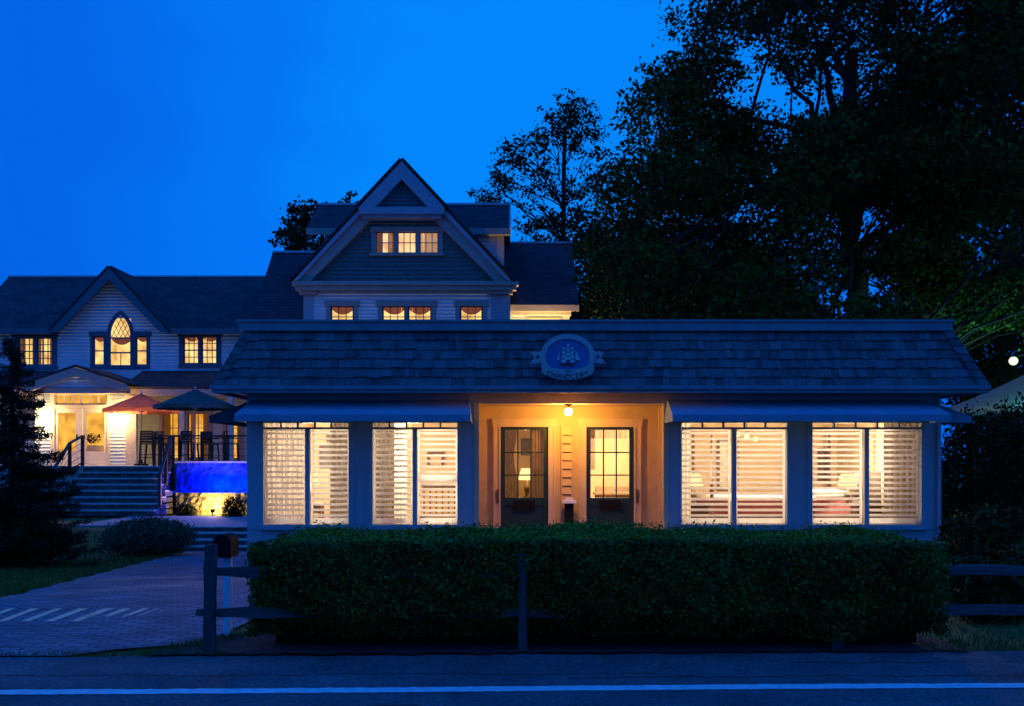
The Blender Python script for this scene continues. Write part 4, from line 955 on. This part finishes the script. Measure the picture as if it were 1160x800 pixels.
for a, b in ((dl,X_(90,PYd)-.03),(X_(93,PYd)+.03,dr0)):
    d = MB(); z1 = Z_(463,PYd)-.01; st = .12; zl = Z_(503,PYd)
    d.box(a+.01,a+st,PYd,PYd+.05,1.37,z1); d.box(b-st,b-.01,PYd,PYd+.05,1.37,z1); d.box(a+st,b-st,PYd,PYd+.05,1.37,zl-.28); d.box(a+st,b-st,PYd,PYd+.05,z1-.14,z1)
    dd = d.build('entry_door', M['trimw'], wg)
    MB().quad((a+st,PYd+.02,zl-.28),(b-st,PYd+.02,zl-.28),(b-st,PYd+.02,z1-.14),(a+st,PYd+.02,z1-.14)).build('pane', M['glass'], dd)
    h = MB(); hx_ = b-st/2 if a == dl else a+st/2; h.box(hx_-.02,hx_+.02,PYd-.05,PYd-.001,2.3,2.5); h.build('handle', M['brass'], dd)
# lit hall behind the entry doors
m = MB(); m.quad((dl-.3,39.8,1.36),(dr0+.3,39.8,1.36),(dr0+.3,39.8,3.6),(dl-.3,39.8,3.6)); m.quad((dl-.3,38.05,1.36),(dl-.3,39.8,1.36),(dl-.3,39.8,3.6),(dl-.3,38.05,3.6)); m.quad((dr0+.3,38.05,1.36),(dr0+.3,39.8,1.36),(dr0+.3,39.8,3.6),(dr0+.3,38.05,3.6))
m.build('lit_hall', M['litg'], wg)
ht = (X_(106,38.6),38.6)
t = thing('hall_table', 'white clothed table inside the golden entry doors', 'table', (ht[0],ht[1],1.37))
MB().lathe([(.40,0),(.38,.5),(.36,.72),(.02,.74)],(ht[0],ht[1],1.37),18).build('tablecloth', M['linen'], t, True)
o = leaf_obj('flower_arrangement', ell((ht[0],ht[1],2.35),(.26,.2,.22),160,.3), .09, M['leafd']); tag(o, 'dark leafy arrangement on the white table inside the entry doors', 'plant')
for i,(x,y,lab) in enumerate(((131,473,'bright sconce on the clapboard to the right of the entry doors'),(50,475,'bright sconce left of the entry doors shining through the spruce branches'))):
    p = P(x,y,37.75)
    t = thing('entry_sconce', lab, 'lamp', (p.x,PYd-.03,p.z), 'sconces flanking the entry')
    m = MB(); m.box(p.x-.06,p.x+.06,PYd-.06,PYd-.025,p.z-.1,p.z+.16); m.tube([(p.x,PYd-.05,p.z+.15),(p.x,37.74,p.z+.17),(p.x,37.72,p.z+.1)],.015,6); m.build('bracket', M['black'], t)
    MB().lathe([(.04,.15),(.13,.10),(.14,-.08),(.06,-.17)],(p.x,37.72,p.z),10).build('globe', M['bulb2'], t, True)
    light('sconce_light', (p.x,37.5,p.z), 150, (1,.54,.15), .07, t)
# ================================================================== TERRACE, STAIRS
m = MB(); m.box(-20.5,-5.5,33.62,39.95,-.25,1.36); struct(m.build('terrace', M['tread']))
m = MB(); m.box(X_(84,27),-5.9,26.8,31.1,-.3,-.15); struct(m.build('path', M['pathm']))
st = thing('stone_stairs', 'flight of stone steps climbing from the path to the lit terrace entry', 'stairs', (-12.6,32.3,-.2))
n = 8; R = (1.36+.15)/n; T = 2.6/n
for i in range(n):
    Y = 31.0+T*i; zt = -.15+R*(i+1); xa = X_(98,33.6)-(.10*(n-1-i)*.3); xb = X_(197,33.6)+(.25 if i < 4 else 0)
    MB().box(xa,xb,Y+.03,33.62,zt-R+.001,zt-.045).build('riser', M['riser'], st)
    MB().box(xa-.02,xb+.02,Y,min(Y+T+.06,33.615),zt-.045,zt).build('tread', M['tread'], st)
ls = thing('garden_steps', 'low dark steps between the driveway and the path beside the cottage corner', 'stairs', (-7.4,26,-.7))
R = .57/4
for i in range(4):
    Y = 25.4+.36*i; zt = -.72+R*(i+1)
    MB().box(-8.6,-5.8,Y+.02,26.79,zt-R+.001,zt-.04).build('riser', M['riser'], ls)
    MB().box(-8.65,-5.75,Y,min(Y+.40,26.79),zt-.04,zt).build('tread', M['tread'], ls)
# retaining wall
xa, xb = X_(200,33.2), -5.6
rw = thing('retaining_wall', 'stone terrace wall lit vivid blue above and warm yellow below', 'wall', ((xa+xb)/2,33,-.2))
def rough_wall(name, x0, x1, Y, z0, z1, mt, parent, amp=.03, d=.4):
    m = MB(); nx, nz_ = int((x1-x0)/.12), max(3,int((z1-z0)/.12)); base = []
    for j in range(nz_+1):
        for i in range(nx+1): base.append((x0+(x1-x0)*i/nx, Y+random.uniform(-amp,amp), z0+(z1-z0)*j/nz_))
    m.add(base, [(j*(nx+1)+i,j*(nx+1)+i+1,(j+1)*(nx+1)+i+1,(j+1)*(nx+1)+i) for j in range(nz_) for i in range(nx)])
    m.quad((x0,Y,z1),(x1,Y,z1),(x1,Y+d,z1),(x0,Y+d,z1)); m.quad((x0,Y,z0),(x0,Y,z1),(x0,Y+d,z1),(x0,Y+d,z0))
    return m.build(name, mt, parent)
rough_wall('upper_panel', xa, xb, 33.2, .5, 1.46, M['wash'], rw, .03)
rough_wall('stone_base', xa+.15, xb, 32.7, -.3, .5, M['stone'], rw, .05, .5)
m = MB(); m.box(xa-.05,xb,33.15,33.62,1.46,1.52); m.build('coping', M['tread'], rw)
for i, x in enumerate((243,257,272)):
    p = X_(x,32.9); t = thing('blue_uplight', 'small blue uplight on the ledge of the terrace wall', 'lamp', (p,32.92,.5), 'blue uplights on the wall ledge')
    MB().lathe([(.05,0),(.06,.05),(.04,.07)],(p,32.84,.5),10).build('housing', M['black'], t)
    light('blue_light', (p,32.86,.72), 120, (0,.03,1), .05, t)
gx = X_(240,32.2)
t = thing('garden_spotlight', 'small black ground spotlight washing the stone wall yellow', 'lamp', (gx,32.3,-.2))
MB().lathe([(.02,0),(.02,.08),(.07,.10),(.08,.2),(.07,.21)],(gx,32.3,-.2),10).build('housing', M['black'], t)
light('spot_light', (gx,32.38,.10), 130, (1,.62,.10), .06, t)
# railings
def post(m, x, y, z0, z1, w=.09): m.box(x-w/2,x+w/2,y-w/2,y+w/2,z0,z1)
def railing(label, pts, group, hgt=1.02):
    t = thing('handrail', label, 'railing', tuple(pts[0]), group)
    for p in pts:
        m = MB(); post(m,p[0],p[1],p[2],p[2]+hgt); m.build('post', M['rail'], t)
    for a, b in zip(pts,pts[1:]):
        m = MB(); m.bar(Vector(a)+Vector((0,0,hgt-.02)),Vector(b)+Vector((0,0,hgt-.02)),.09,.05); m.build('top_rail', M['rail'], t)
        m = MB(); m.bar(Vector(a)+Vector((0,0,.12)),Vector(b)+Vector((0,0,.12)),.04,.04); m.build('bottom_rail', M['rail'], t)
        for h_ in (.34,.56,.78): MB().bar(Vector(a)+Vector((0,0,h_)),Vector(b)+Vector((0,0,h_)),.012,.012).build('cable', M['black'], t)
xr = X_(198,33.6)+.05; xl = X_(98,33.6)-.1
def stz(Y): return -.15+(Y-31.0)*(1.51/2.6)+.15
railing('brown handrail down the right side of the stone stairs', [(xr-.35,34.0,1.36),(xr-.1,33.3,stz(33.3)),(xr+.1,32.3,stz(32.3)),(xr+.25,31.3,stz(31.2))], 'handrails of the stairs')
railing('brown handrail down the left side of the stone stairs', [(xl-.2,34.0,1.36),(xl-.15,32.9,stz(32.9)),(xl,31.2,stz(31.2))], 'handrails of the stairs')
railing('brown terrace railing along the top of the blue wall', [(X_(181,33.75),33.75,1.36),(X_(196,33.75),33.75,1.36),(X_(258,33.75),33.75,1.36),(X_(300,33.75),33.75,1.36)], None)
# umbrellas
def umbrella(label, c, zap, zed, r, mt, group):
    t = thing('patio_umbrella', label, 'umbrella', (c[0],c[1],1.36), group)
    n = 8; rings = [(.02,zap),(r*.25,zap-(zap-zed)*.26),(r*.5,zap-(zap-zed)*.50),(r*.78,zap-(zap-zed)*.78),(r,zed)]; vs = []
    N = n*4
    for rr, z in rings:
        for k in range(N):
            u = (k%4)/4; s = 1-.05*math.sin(math.pi*u); th = 2*math.pi*k/N+.2
            vs.append((c[0]+rr*s*math.cos(th), c[1]+rr*s*math.sin(th), z-(.035*math.sin(math.pi*u) if rr < r else -.03*math.sin(math.pi*u))))
    for k in range(N):
        th = 2*math.pi*k/N+.2; u = (k%4)/4; s = 1-.05*math.sin(math.pi*u); vs.append((c[0]+r*s*math.cos(th),c[1]+r*s*math.sin(th),zed-.12+.05*abs(math.sin(math.pi*u*2))*.3))
    m = MB(); m.add(vs, [(i*N+k,i*N+(k+1)%N,(i+1)*N+(k+1)%N,(i+1)*N+k) for i in range(len(rings)) for k in range(N)]); m.build('canopy', mt, t)
    m = MB(); m.tube([(c[0],c[1],1.40),(c[0],c[1],zap+.02)],.024,8); m.build('pole', M['white'], t)
    m = MB(); m.ball((c[0],c[1],zap+.05),.04,6); m.build('finial', M['white'], t)
    m = MB()
    for k in range(n):
        th = 2*math.pi*k/n+.2; e = Vector((c[0]+r*.97*math.cos(th),c[1]+r*.97*math.sin(th),zed-.02)); a = Vector((c[0],c[1],zap-.06)); m.bar(a,e,.015,.015)
        m.bar(Vector((c[0],c[1],zed-.12)),a.lerp(e,.5),.015,.015)
    m.build('rib', M['white'], t)
    m = MB(); m.lathe([(.25,0),(.25,.05),(.05,.07),(.04,.2)],(c[0],c[1],1.361),14); m.build('base', M['black'], t)
umbrella('open coral red patio umbrella lit by the entry sconce', (X_(160,36.2),36.2), Z_(446,36.2), Z_(464,36.2), 1.32, M['pinkc'], 'open umbrellas on the terrace')
umbrella('open dark green patio umbrella above the blue terrace wall', (X_(221,34.6),34.6), Z_(441,34.6), Z_(460,34.6), 1.37, M['greenc'], 'open umbrellas on the terrace')
# bar chairs and table
def bar_chair(label, x, y, rz):
    t = thing('bar_chair', label, 'chair', (x,y,1.36), 'bar chairs on the terrace'); m = MB()
    m.box(x-.21,x+.21,y-.2,y+.2,2.09,2.13); m.build('seat', M['dark'], t)
    m = MB()
    for i in range(4): m.box(x-.2,x+.2,y+.18,y+.205,2.15+i*.088,2.15+i*.088+.072)
    m.box(x-.21,x+.21,y+.175,y+.21,2.5,2.56); m.build('backrest', M['dark'], t)
    for a in (-1,1):
        for b in (-1,1): MB().bar((x+a*.23,y+b*.22,1.36),(x+a*.19,y+b*.18,2.55 if b > 0 else 2.1),.05,.05,(0,1,0)).build('leg', M['dark'], t)
        MB().bar((x+a*.21,y-.19,2.3),(x+a*.21,y+.19,2.32),.03,.03).build('armrest', M['dark'], t)
    m = MB(); m.box(x-.21,x+.21,y-.215,y-.185,1.62,1.65); m.box(x-.21,x+.21,y+.185,y+.215,1.72,1.75); m.build('stretcher', M['dark'], t)
    t.rotation_euler.z = rz; return t
for x, Y, rz, lab in ((166,35.0,.3,'dark bar chair standing at the head of the stairs by the railing'),(175,35.4,-.5,'dark bar chair under the coral umbrella edge behind the stair rail'),(215,35.3,2.8,'dark bar chair just left of the green umbrella pole'),(229,35.6,-.4,'dark bar chair just right of the green umbrella pole'),(247,34.9,-1.2,'dark bar chair turned sideways near the right end of the railing'),(185,35.9,2.4,'dark bar chair between the coral umbrella pole and the round table'),(238,36.3,.9,'dark bar chair set back behind the railing middle'),(263,35.2,1.9,'dark bar chair nearest the cottage on the terrace')):
    bar_chair(lab, X_(x,Y), Y, rz)
def hightable(label, x, y):
    t = thing('bar_table', label, 'table', (x,y,1.36), 'bar tables on the terrace'); MB().lathe([(.38,1.0),(.40,1.02),(.40,1.05),(.02,1.052)],(x,y,1.36),18).build('tabletop', M['dark'], t)
    MB().lathe([(.26,0),(.26,.03),(.04,.06),(.035,1.0)],(x,y,1.36),12).build('pedestal', M['black'], t)
hightable('round dark bar table left of the green umbrella pole', X_(203,35.6), 35.6); hightable('round dark bar table between the two rightmost bar chairs', X_(255,35.8), 35.8)
# ================================================================== PLANTS near
def bush(name, label, c, r, n, size, mt, group=None, up=False):
    t = thing(name, label, 'shrub', (c[0],c[1],c[2]-r[2]*.9), group)
    MB().ball((c[0],c[1],c[2]-.1*r[2]),min(r)*.55,8).build('stem', M['core'], t, True)
    p = ell(c,r,n,.6); p = p[p[:,2] > c[2]-r[2]*.92]
    leaf_obj('foliage', p, size, mt, t, tuple(t.location), .3 if up else .55, np.array((0,-.1,.3)) if up else None); return t
b = P(168,606,23.6); bush('lavender_bush', 'large mounded grey green bush beside the driveway and steps', (b.x,b.y,b.z-.05), (1.0,.8,.42), 9000, .10, M['lav'], None, True)
b = P(211,580,32.0); bush('boxwood', 'low round boxwood left of the yellow lit wall spotlight', (b.x,b.y,b.z), (.30,.28,.26), 1500, .06, M['leafd'], 'boxwoods under the terrace wall')
b = P(265,579,31.0); bush('boxwood', 'larger round boxwood right of the yellow lit wall by the cottage corner', (b.x,b.y,b.z), (.36,.33,.42), 2200, .06, M['leafd'], 'boxwoods under the terrace wall')
# hedge
hg = thing('clipped_hedge', 'long clipped green hedge behind the split rail fence in front of the cottage', 'hedge', (.75,9.4,0))
hl, hr_ = -2.24, 3.72
def hedge_front(x, z): return ry(x,8.585)-.045*sm(-1.9,-1.1,x)-.065*sm(.7,2.0,x)+(.30*sm(.40,.08,z)*(1-.85*math.exp(-((x-2.77)/.3)**2)))-.05*math.exp(-((x-2.77)/.3)**2)+.055*math.sin(x*2.3+z*4)+.035*math.sin(x*6.1+z*2)+.028*math.sin(x*13.7+z*11)*math.sin(z*17+x*3)+.06*sm(.75,.95,z)
def hedge_top(x, y): return .93+.025*math.sin(x*1.7+.5)+.02*math.sin(x*4.9+y*3)-.06*sm(.45,0,x-hl)-.07*sm(.5,0,hr_-x)+.03*sm(8.9,9.6,y)
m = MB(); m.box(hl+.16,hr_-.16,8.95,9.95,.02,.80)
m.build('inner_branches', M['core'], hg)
N = 84000
xf = RNG.uniform(hl,hr_,N); zf = RNG.uniform(.10,.95,N); pts = []
for x, z in zip(xf,zf):
    e = min(x-hl,hr_-x); rr = .22*max(0,1-e/.22)**2
    d = abs(RNG.normal(0,.06)); 
    if RNG.random() < .10: d = -abs(RNG.normal(0,.03))
    if z < .3 and RNG.random() < .55-z: continue
    pts.append((x+(0 if e > .1 else RNG.normal(0,.03)), hedge_front(x,z)+rr+d, min(z,hedge_top(x,8.8)+RNG.normal(0,.02))))
NF = len(pts)
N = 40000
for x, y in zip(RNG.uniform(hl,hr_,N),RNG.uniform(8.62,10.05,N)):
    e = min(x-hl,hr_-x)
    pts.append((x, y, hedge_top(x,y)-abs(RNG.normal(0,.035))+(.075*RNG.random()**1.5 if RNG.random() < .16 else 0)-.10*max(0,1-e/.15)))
NT = len(pts)
for s, xx in ((-1,hl),(1,hr_)):
    for y, z in zip(RNG.uniform(8.75,10.05,7500),RNG.uniform(.1,.9,7500)): pts.append((xx-s*abs(RNG.normal(0,.05))+s*.05*math.sin(z*9+y*5), y, z))
leaf_obj('foliage', pts[:NF]+pts[NT:], .033, M['hedge'], hg, (.75,9.4,0), .55, np.array((0,-.35,.1)), .55)
leaf_obj('toplit_foliage', pts[NF:NT], .031, M['toplit'], hg, (.75,9.4,0), .5, np.array((0,-.1,.7)), .55)  # top leaves in the paler colour that stands for light from above
m = MB()
for i in range(26):
    x = hl+.3+(hr_-hl-.6)*i/25; m.tube([(x,9.1+random.uniform(-.15,.2),0),(x+random.uniform(-.08,.08),9.15,.2),(x+random.uniform(-.15,.15),9.2,.5)],[.022,.016,.01],6)
m.build('stem', M['bark'], hg)
# split rail fence
fe = thing('split_rail_fence', 'weathered two rail wooden fence running along the road in front of the hedge', 'fence', (0,8.6,0))
pxs = [-2.53, .085, 2.77, 5.45]
def rough_bar(m, a, b, w, h, n=14, j=.007):
    a = Vector(a); b = Vector(b); vs = []
    for i in range(n+1):
        t = i/n; p = a.lerp(b,t); k = .55+.45*min(1,min(t,1-t)*9) ; d = (b-a).normalized(); vert = abs(d.z) > .8
        if vert: k = 1
        for sx, sy in ((-1,-1),(1,-1),(1.1,.3),(.6,1),(-.8,1)):
            q = Vector((sx*w/2*(1 if vert else 0), sx*w/2*(0 if vert else 1) if not vert else sy*h/2, 0 if vert else sy*h/2*k))
            vs.append(p+q+Vector((random.uniform(-j,j),random.uniform(-j,j),random.uniform(-j,j))))
    c = 5; m.add(vs, [(i*c+k,i*c+(k+1)%c,(i+1)*c+(k+1)%c,(i+1)*c+k) for i in range(n) for k in range(c)]+[tuple(range(c)),tuple(range(n*c+c-1,n*c-1,-1))])
for i, x in enumerate(pxs):
    m = MB(); rough_bar(m,(x,ry(x,8.60),-.1),(x+random.uniform(-.01,.01),ry(x,8.60),.92-(.08 if i==1 else 0)),.09 if i != 1 else .068,.09,10,.007); m.build('post', M['fencep'], fe)
for z, e in ((.67,.05),(.33,.13)):
    prev = None
    for i in range(len(pxs)-1):
        a = pxs[i]-(e if i == 0 else .12); b = pxs[i+1]+.12; dz = .012*((i%2)*2-1)
        m = MB(); rough_bar(m,(a,ry(a,8.66)+.03*(i%2),z-dz),(b,ry(b,8.66)+.03*(i%2),z+dz+.01),.06,.085); m.build('rail', M['fence'], fe)
# mailbox
mp_ = X_(257,9.7)
mbx = thing('mailbox', 'black mailbox on a slim white post between the fence post and the hedge end', 'mailbox', (mp_,9.7,-.05))
zb, zt = Z_(630,9.7), Z_(604,9.7)
m = MB(); m.box(mp_-.035,mp_+.035,9.70,9.77,-.1,zb); m.build('post', M['white'], mbx)
m = MB(); w = .085; hh = zt-zb; m.prism([(mp_-w,zb),(mp_+w,zb),(mp_+w,zb+hh*.65)]+[(mp_+w*math.cos(a),zb+hh*.65+hh*.35*math.sin(a)) for a in (.5,1.0,1.57,2.14,2.64)]+[(mp_-w,zb+hh*.65)], 9.52, 9.80); m.build('box', M['black'], mbx)
m = MB(); m.box(mp_-w+.01,mp_+w-.01,9.505,9.519,zb+.01,zb+hh*.6); m.build('door', M['black'], mbx)
# grass blades
def blades(name, region, n, hgt, label):
    v = []; f = []
    for i in range(n):
        x, y = region(); z = gz(x,y); h = hgt*random.uniform(.5,1.3); a = random.uniform(0,6.28); w = .006; lx, ly = random.gauss(0,.4)*h, random.gauss(0,.4)*h
        k = len(v); v += [(x-w*math.cos(a),y-w*math.sin(a),z),(x+w*math.cos(a),y+w*math.sin(a),z),(x+lx,y+ly,z+h)]; f.append((k,k+1,k+2))
    m = MB(); m.v = v; m.f = f; o = m.build(name, M['blade']); tag(o, label, 'grass', None, 'stuff')
def lawn_pt():
    while True:
        y = 12.0+13.5*random.random()**1.3; x = random.uniform(-.53*y-.5, -5)
        if x < drive_left(y)-.02: return x, y
blades('lawn_grass', lawn_pt, 24000, .07, 'short dark lawn grass left of the paver driveway')
def verge_pt():
    k = random.random()
    if k < .08:
        x = random.uniform(-4.9,-2.3); return x, ry(x,8.47)+abs(random.gauss(0,.02))
    if k < .45: 
        t = random.random(); return -3.0+t*.8+random.gauss(0,.08), 8.5+t*1.6+random.gauss(0,.1)
    x = random.uniform(3.6,6.5); return x, ry(x,8.45)+random.random()**2*3
blades('verge_grass', verge_pt, 4200, .07, 'ragged grass tufts along the road edge and fence foot')
# spruce
sx, sy = X_(14,19.6), 19.6; sb = gz(sx,sy)
sp = thing('spruce_tree', 'dark spruce with layered branches at the left edge in front of the lit entry', 'tree', (sx,sy,sb))
m = MB(); H = 4.5; m.tube([(sx,sy,sb),(sx,sy,sb+H)],[.11,.015],8); allp = []
z = .25
while z < H-.1:
    rr = 1.72*(1-z/H)**.85+.06; nb = max(4,int(9*(1-z/H)+4))
    for k in range(nb):
        a = random.uniform(0,6.28); l = rr*random.uniform(.65,1.12); d = Vector((math.cos(a),math.sin(a),0)); zz = z+random.uniform(-.07,.07)
        pts = [Vector((sx,sy,sb+zz))+d*l*t+Vector((0,0,-.16*l*math.sin(t*2.4)+.06*l*t)) for t in (0,.33,.66,1)]
        m.tube(pts,[.025,.018,.011,.005],5)
        nn = int(300*l+30); t = RNG.uniform(.12,1,nn)
        base = np.array([np.interp(t,[0,.33,.66,1],[p[i] for p in pts]) for i in range(3)]).T
        wd = (.24*(1.12-t))[:,None]*l; side = np.array((-d.y,d.x,0)); off = RNG.uniform(-1,1,nn)[:,None]*wd*side+np.array((0,0,1))*(RNG.normal(-.03,.04,nn)[:,None])
        allp.append(base+off)
    z += .17
m.build('trunk', M['bark'], sp); leaf_obj('crown', np.concatenate(allp), .085, M['needle'], sp, (sx,sy,sb), .2, np.array((0,0,.5)))
b = P(30,600,19.3); bush('dark_shrub', 'dark rounded shrub at the foot of the spruce beside the lawn', (b.x,b.y,b.z-.2), (.75,.6,.42), 4000, .08, M['leafd'])
# ================================================================== TREES
def inpoly(x, y, pl):
    c = False; j = len(pl)-1
    for i in range(len(pl)):
        if (pl[i][1] > y) != (pl[j][1] > y) and x < (pl[j][0]-pl[i][0])*(y-pl[i][1])/(pl[j][1]-pl[i][1])+pl[i][0]: c = not c
        j = i
    return c
crown = [(778,-80),(770,10),(752,38),(768,72),(742,95),(722,112),(722,150),(694,168),(690,225),(674,262),(668,292),(662,330),(668,380),(1240,380),(1260,-80)]
gaps = [(905,92,34,15),(838,68,16,16),(930,22,10,20),(878,38,12,10),(1078,22,18,14),(1062,52,8,16),(826,112,20,11),(853,182,13,9),(1000,96,12,10),(985,60,8,14),(972,262,9,14),(942,243,8,8),(1086,268,18,7),(1136,282,16,14),(790,290,10,8),(922,338,16,20),(976,332,6,16),(1010,346,6,20),(860,288,9,7),(800,320,10,8),(700,182,6,10),(1146,392,34,34)]
CL = []; tries = 0
while len(CL) < 270 and tries < 20000:
    tries += 1; x = random.uniform(655,1240); y = random.uniform(-75,378)
    if not inpoly(x,y,crown): continue
    Yd = random.uniform(28,40); r = random.uniform(.85,1.9); rp = r*F/Yd
    if any(((x-g[0])/(g[2]*.72+rp*.55))**2+((y-g[1])/(g[3]*.72+rp*.30))**2 < 1 for g in gaps): continue
    if not inpoly(x-rp*.55,y,crown): continue
    c = P(x,y,Yd); CL.append((tuple(c),(r*1.08,r*1.05,r*random.uniform(.5,.75))))
bX = X_(968,34); fk = P(968,250,34); MN = []
for x, y, Y, r in ((880,60,33.2,.17),(918,20,32.5,.17),(945,-30,35.5,.2),(1008,20,33,.2),(1060,-20,35,.18),(800,150,34.5,.16),(1130,120,33.5,.17),(720,110,34,.12),(1200,200,34,.14)):
    MN.append((fk+Vector((random.uniform(-.1,.1),0,random.uniform(-1.8,2.6))), P(x,y,Y), r))
for x, y, Y, r in ((720,300,33.5,.12),(1190,330,34,.12),(820,290,34,.12)): MN.append((P(968,395,34), P(x,y,Y), r))
tree('maple_tree', 'huge dark spreading tree towering over the right half of the cottage', 'tree', (bX,34,-.25), (bX-.1,34,Z_(60,34)), .48, CL, 210, .17, M['leaf'], mains=MN, shell=.3, bias=np.array((0,-.1,.35)))
def rand_clumps(px_pts, Y, dY, rr, flat=.7):
    out = []
    for (x,y) in px_pts:
        Yd = Y+random.uniform(-dY,dY); r = random.uniform(*rr); out.append((tuple(P(x,y,Yd)),(r,r,r*flat)))
    return out
# airy tree behind the house
pts = [(645,130),(630,140),(660,140),(642,155),(655,160),(625,158),(665,155),(640,120),(578,172),(585,190),(568,205),(560,215),(600,180),(612,195),(590,212),(625,205),(615,240),(628,260),(640,225),(655,215),(668,200),(648,250),(605,160),(556,222),(670,175),(676,215),(690,190),(605,262),(592,258)]
tree('airy_tree', 'thin airy tree with a rounded top showing sky through it behind the house roof', 'tree', (X_(632,52),52,-.3), tuple(P(640,150,52)), .22, rand_clumps(pts,52,2.5,(.6,1.3),.6), 120, .19, M['leafd'], shell=.2)
pts = [(335,252),(345,240),(330,265),(352,258),(340,275),(360,270),(345,262),(355,245),(328,272),(362,285),(345,288)]
tree('round_tree', 'small round dark tree crown showing left of the house roof ridge', 'tree', (X_(345,58),58,-.3), tuple(P(345,262,58)), .25, rand_clumps(pts,58,1.5,(.7,1.1),.8), 140, .26, M['leafd'], shell=.3)
pts = [(396,224),(388,230),(404,232),(398,240),(380,236)]
tree('round_tree', 'tip of a dark tree just above the house roof left of the gable peak', 'tree', (X_(396,60),60,-.3), tuple(P(396,240,60)), .22, rand_clumps(pts,60,1,(.4,.6),.8), 130, .24, M['leafd'], shell=.3)
# understory trees and shrubs on the right
def bgtree(label, x, Y, ytop, ybot, wpx, n, group='dark trees behind the cottage', per=170, size=.22):
    pts = []
    for i in range(n):
        t = random.random(); y = ytop+(ybot-ytop)*t; ww = wpx*(.45+.55*math.sin(math.pi*min(.15+t*.8,1))); pts.append((x+random.uniform(-ww,ww),y))
    tree('background_tree', label, 'tree', (X_(x,Y),Y,-.3), tuple(P(x,(ytop*.75+ybot*.25),Y)), .2, rand_clumps(pts,Y,2,(1.0,1.8),.6), per, size, M['leafd'], group, shell=.3)
bgtree('dark leafy tree right beside the gabled house roof end', 690, 46, 255, 400, 48, 26)
bgtree('dark leafy tree beneath the big crown above the shop sign side of the roof', 775, 44, 270, 410, 55, 26)
bgtree('dark leafy tree under the big crown above the right door', 860, 48, 300, 410, 55, 20)
bgtree('dark leafy tree under the big crown above the right cottage windows', 1045, 46, 290, 420, 60, 22)
bgtree('dark leafy tree at the right edge behind the pale tent', 1175, 48, 260, 430, 60, 26)
bgtree('dark leafy tree between the roof corner and the tent', 1095, 42, 355, 520, 40, 14)
def sbush(label, x, Y, y0, r): 
    b = P(x,y0,Y); bush('tall_shrub', label, (b.x,b.y,b.z), r, int(5200*r[0]*r[2]), .11, M['leafd'], 'tall shrubs right of the cottage')
sbush('tall dark shrub right of the cottage wall below the side awning', 1108, 24.5, 560, (.95,.9,1.9)); sbush('tall leafy shrub at the right edge in front of the tent', 1152, 22.5, 548, (.85,.9,1.75)); sbush('added small dark shrub darkening the ground just right of the hedge end', 1118, 10.8, 668, (.42,.4,.40)); sbush('added small dark shrub darkening the ground at the lower right edge', 1165, 11.2, 662, (.46,.4,.42))  # last two shrubs added to darken ground lit by the cottage windows
sbush('low dark shrub behind the fence right of the hedge', 1125, 15.5, 615, (.75,.7,.55))
sbush('broad dark shrub at the far right behind the fence', 1190, 18.5, 560, (1.1,1,1.5))
# tent and lamp
tn = thing('marquee_tent', 'pale tent roof glowing turquoise at the right edge under a bright lamp', 'tent', (20.0,36,-.2))
tx0, tx1, ty0, ty1, tz, tpk = X_(1104,37), 23.2, 34.0, 40.0, Z_(456,34), Z_(456,34)+1.9; txc = (tx0+tx1)/2; tyc = 37.0
m = MB(); N = 8
def tp_(u, s):    # peaked roof with sagging curve
    k = u**1.0; return k
cor = [(tx0,ty0),(tx1,ty0),(tx1,ty1),(tx0,ty1)]
for q in range(4):
    a, b = cor[q], cor[(q+1)%4]; vs = []
    for j in range(N+1):
        t = j/N; z = tz+(tpk-tz)*(t*.75+.25*t*t)
        for i in range(N+1):
            s = i/N; ex = a[0]+(b[0]-a[0])*s; ey = a[1]+(b[1]-a[1])*s; vs.append((ex+(txc-ex)*t, ey+(tyc-ey)*t, z))
    m.add(vs, [(j*(N+1)+i,j*(N+1)+i+1,(j+1)*(N+1)+i+1,(j+1)*(N+1)+i) for j in range(N) for i in range(N)])
    m.quad((*a,tz),(*b,tz),(*b,tz-.3),(*a,tz-.3))
m.build('canopy', M['tent'], tn)
for a, b in cor: MB().tube([(a,b,-.2),(a,b,tz)],.04,8).build('pole', M['white'], tn)
lp = P(1148,409,31.0)
t = thing('floodlight', 'bright greenish white floodlight on a pole above the tent at the right edge', 'lamp', (lp.x,lp.y,-.2))
m = MB(); m.tube([(lp.x+1.3,lp.y+.4,-.2),(lp.x+1.3,lp.y+.4,lp.z+.5)],.05,8); m.tube([(lp.x+1.3,lp.y+.4,lp.z+.45),(lp.x,lp.y,lp.z+.12)],.03,6); m.build('pole', M['black'], t)
m = MB(); m.lathe([(.03,.17),(.10,.13),(.11,.12)],(lp.x,lp.y,lp.z),14); m.build('hood', M['black'], t)
MB().ball((lp.x,lp.y,lp.z),.13,10).build('bulb', M['bulbg'], t, True)
light('flood_light', (lp.x,lp.y-.02,lp.z-.32), 260, (.25,1,.75), .12, t)
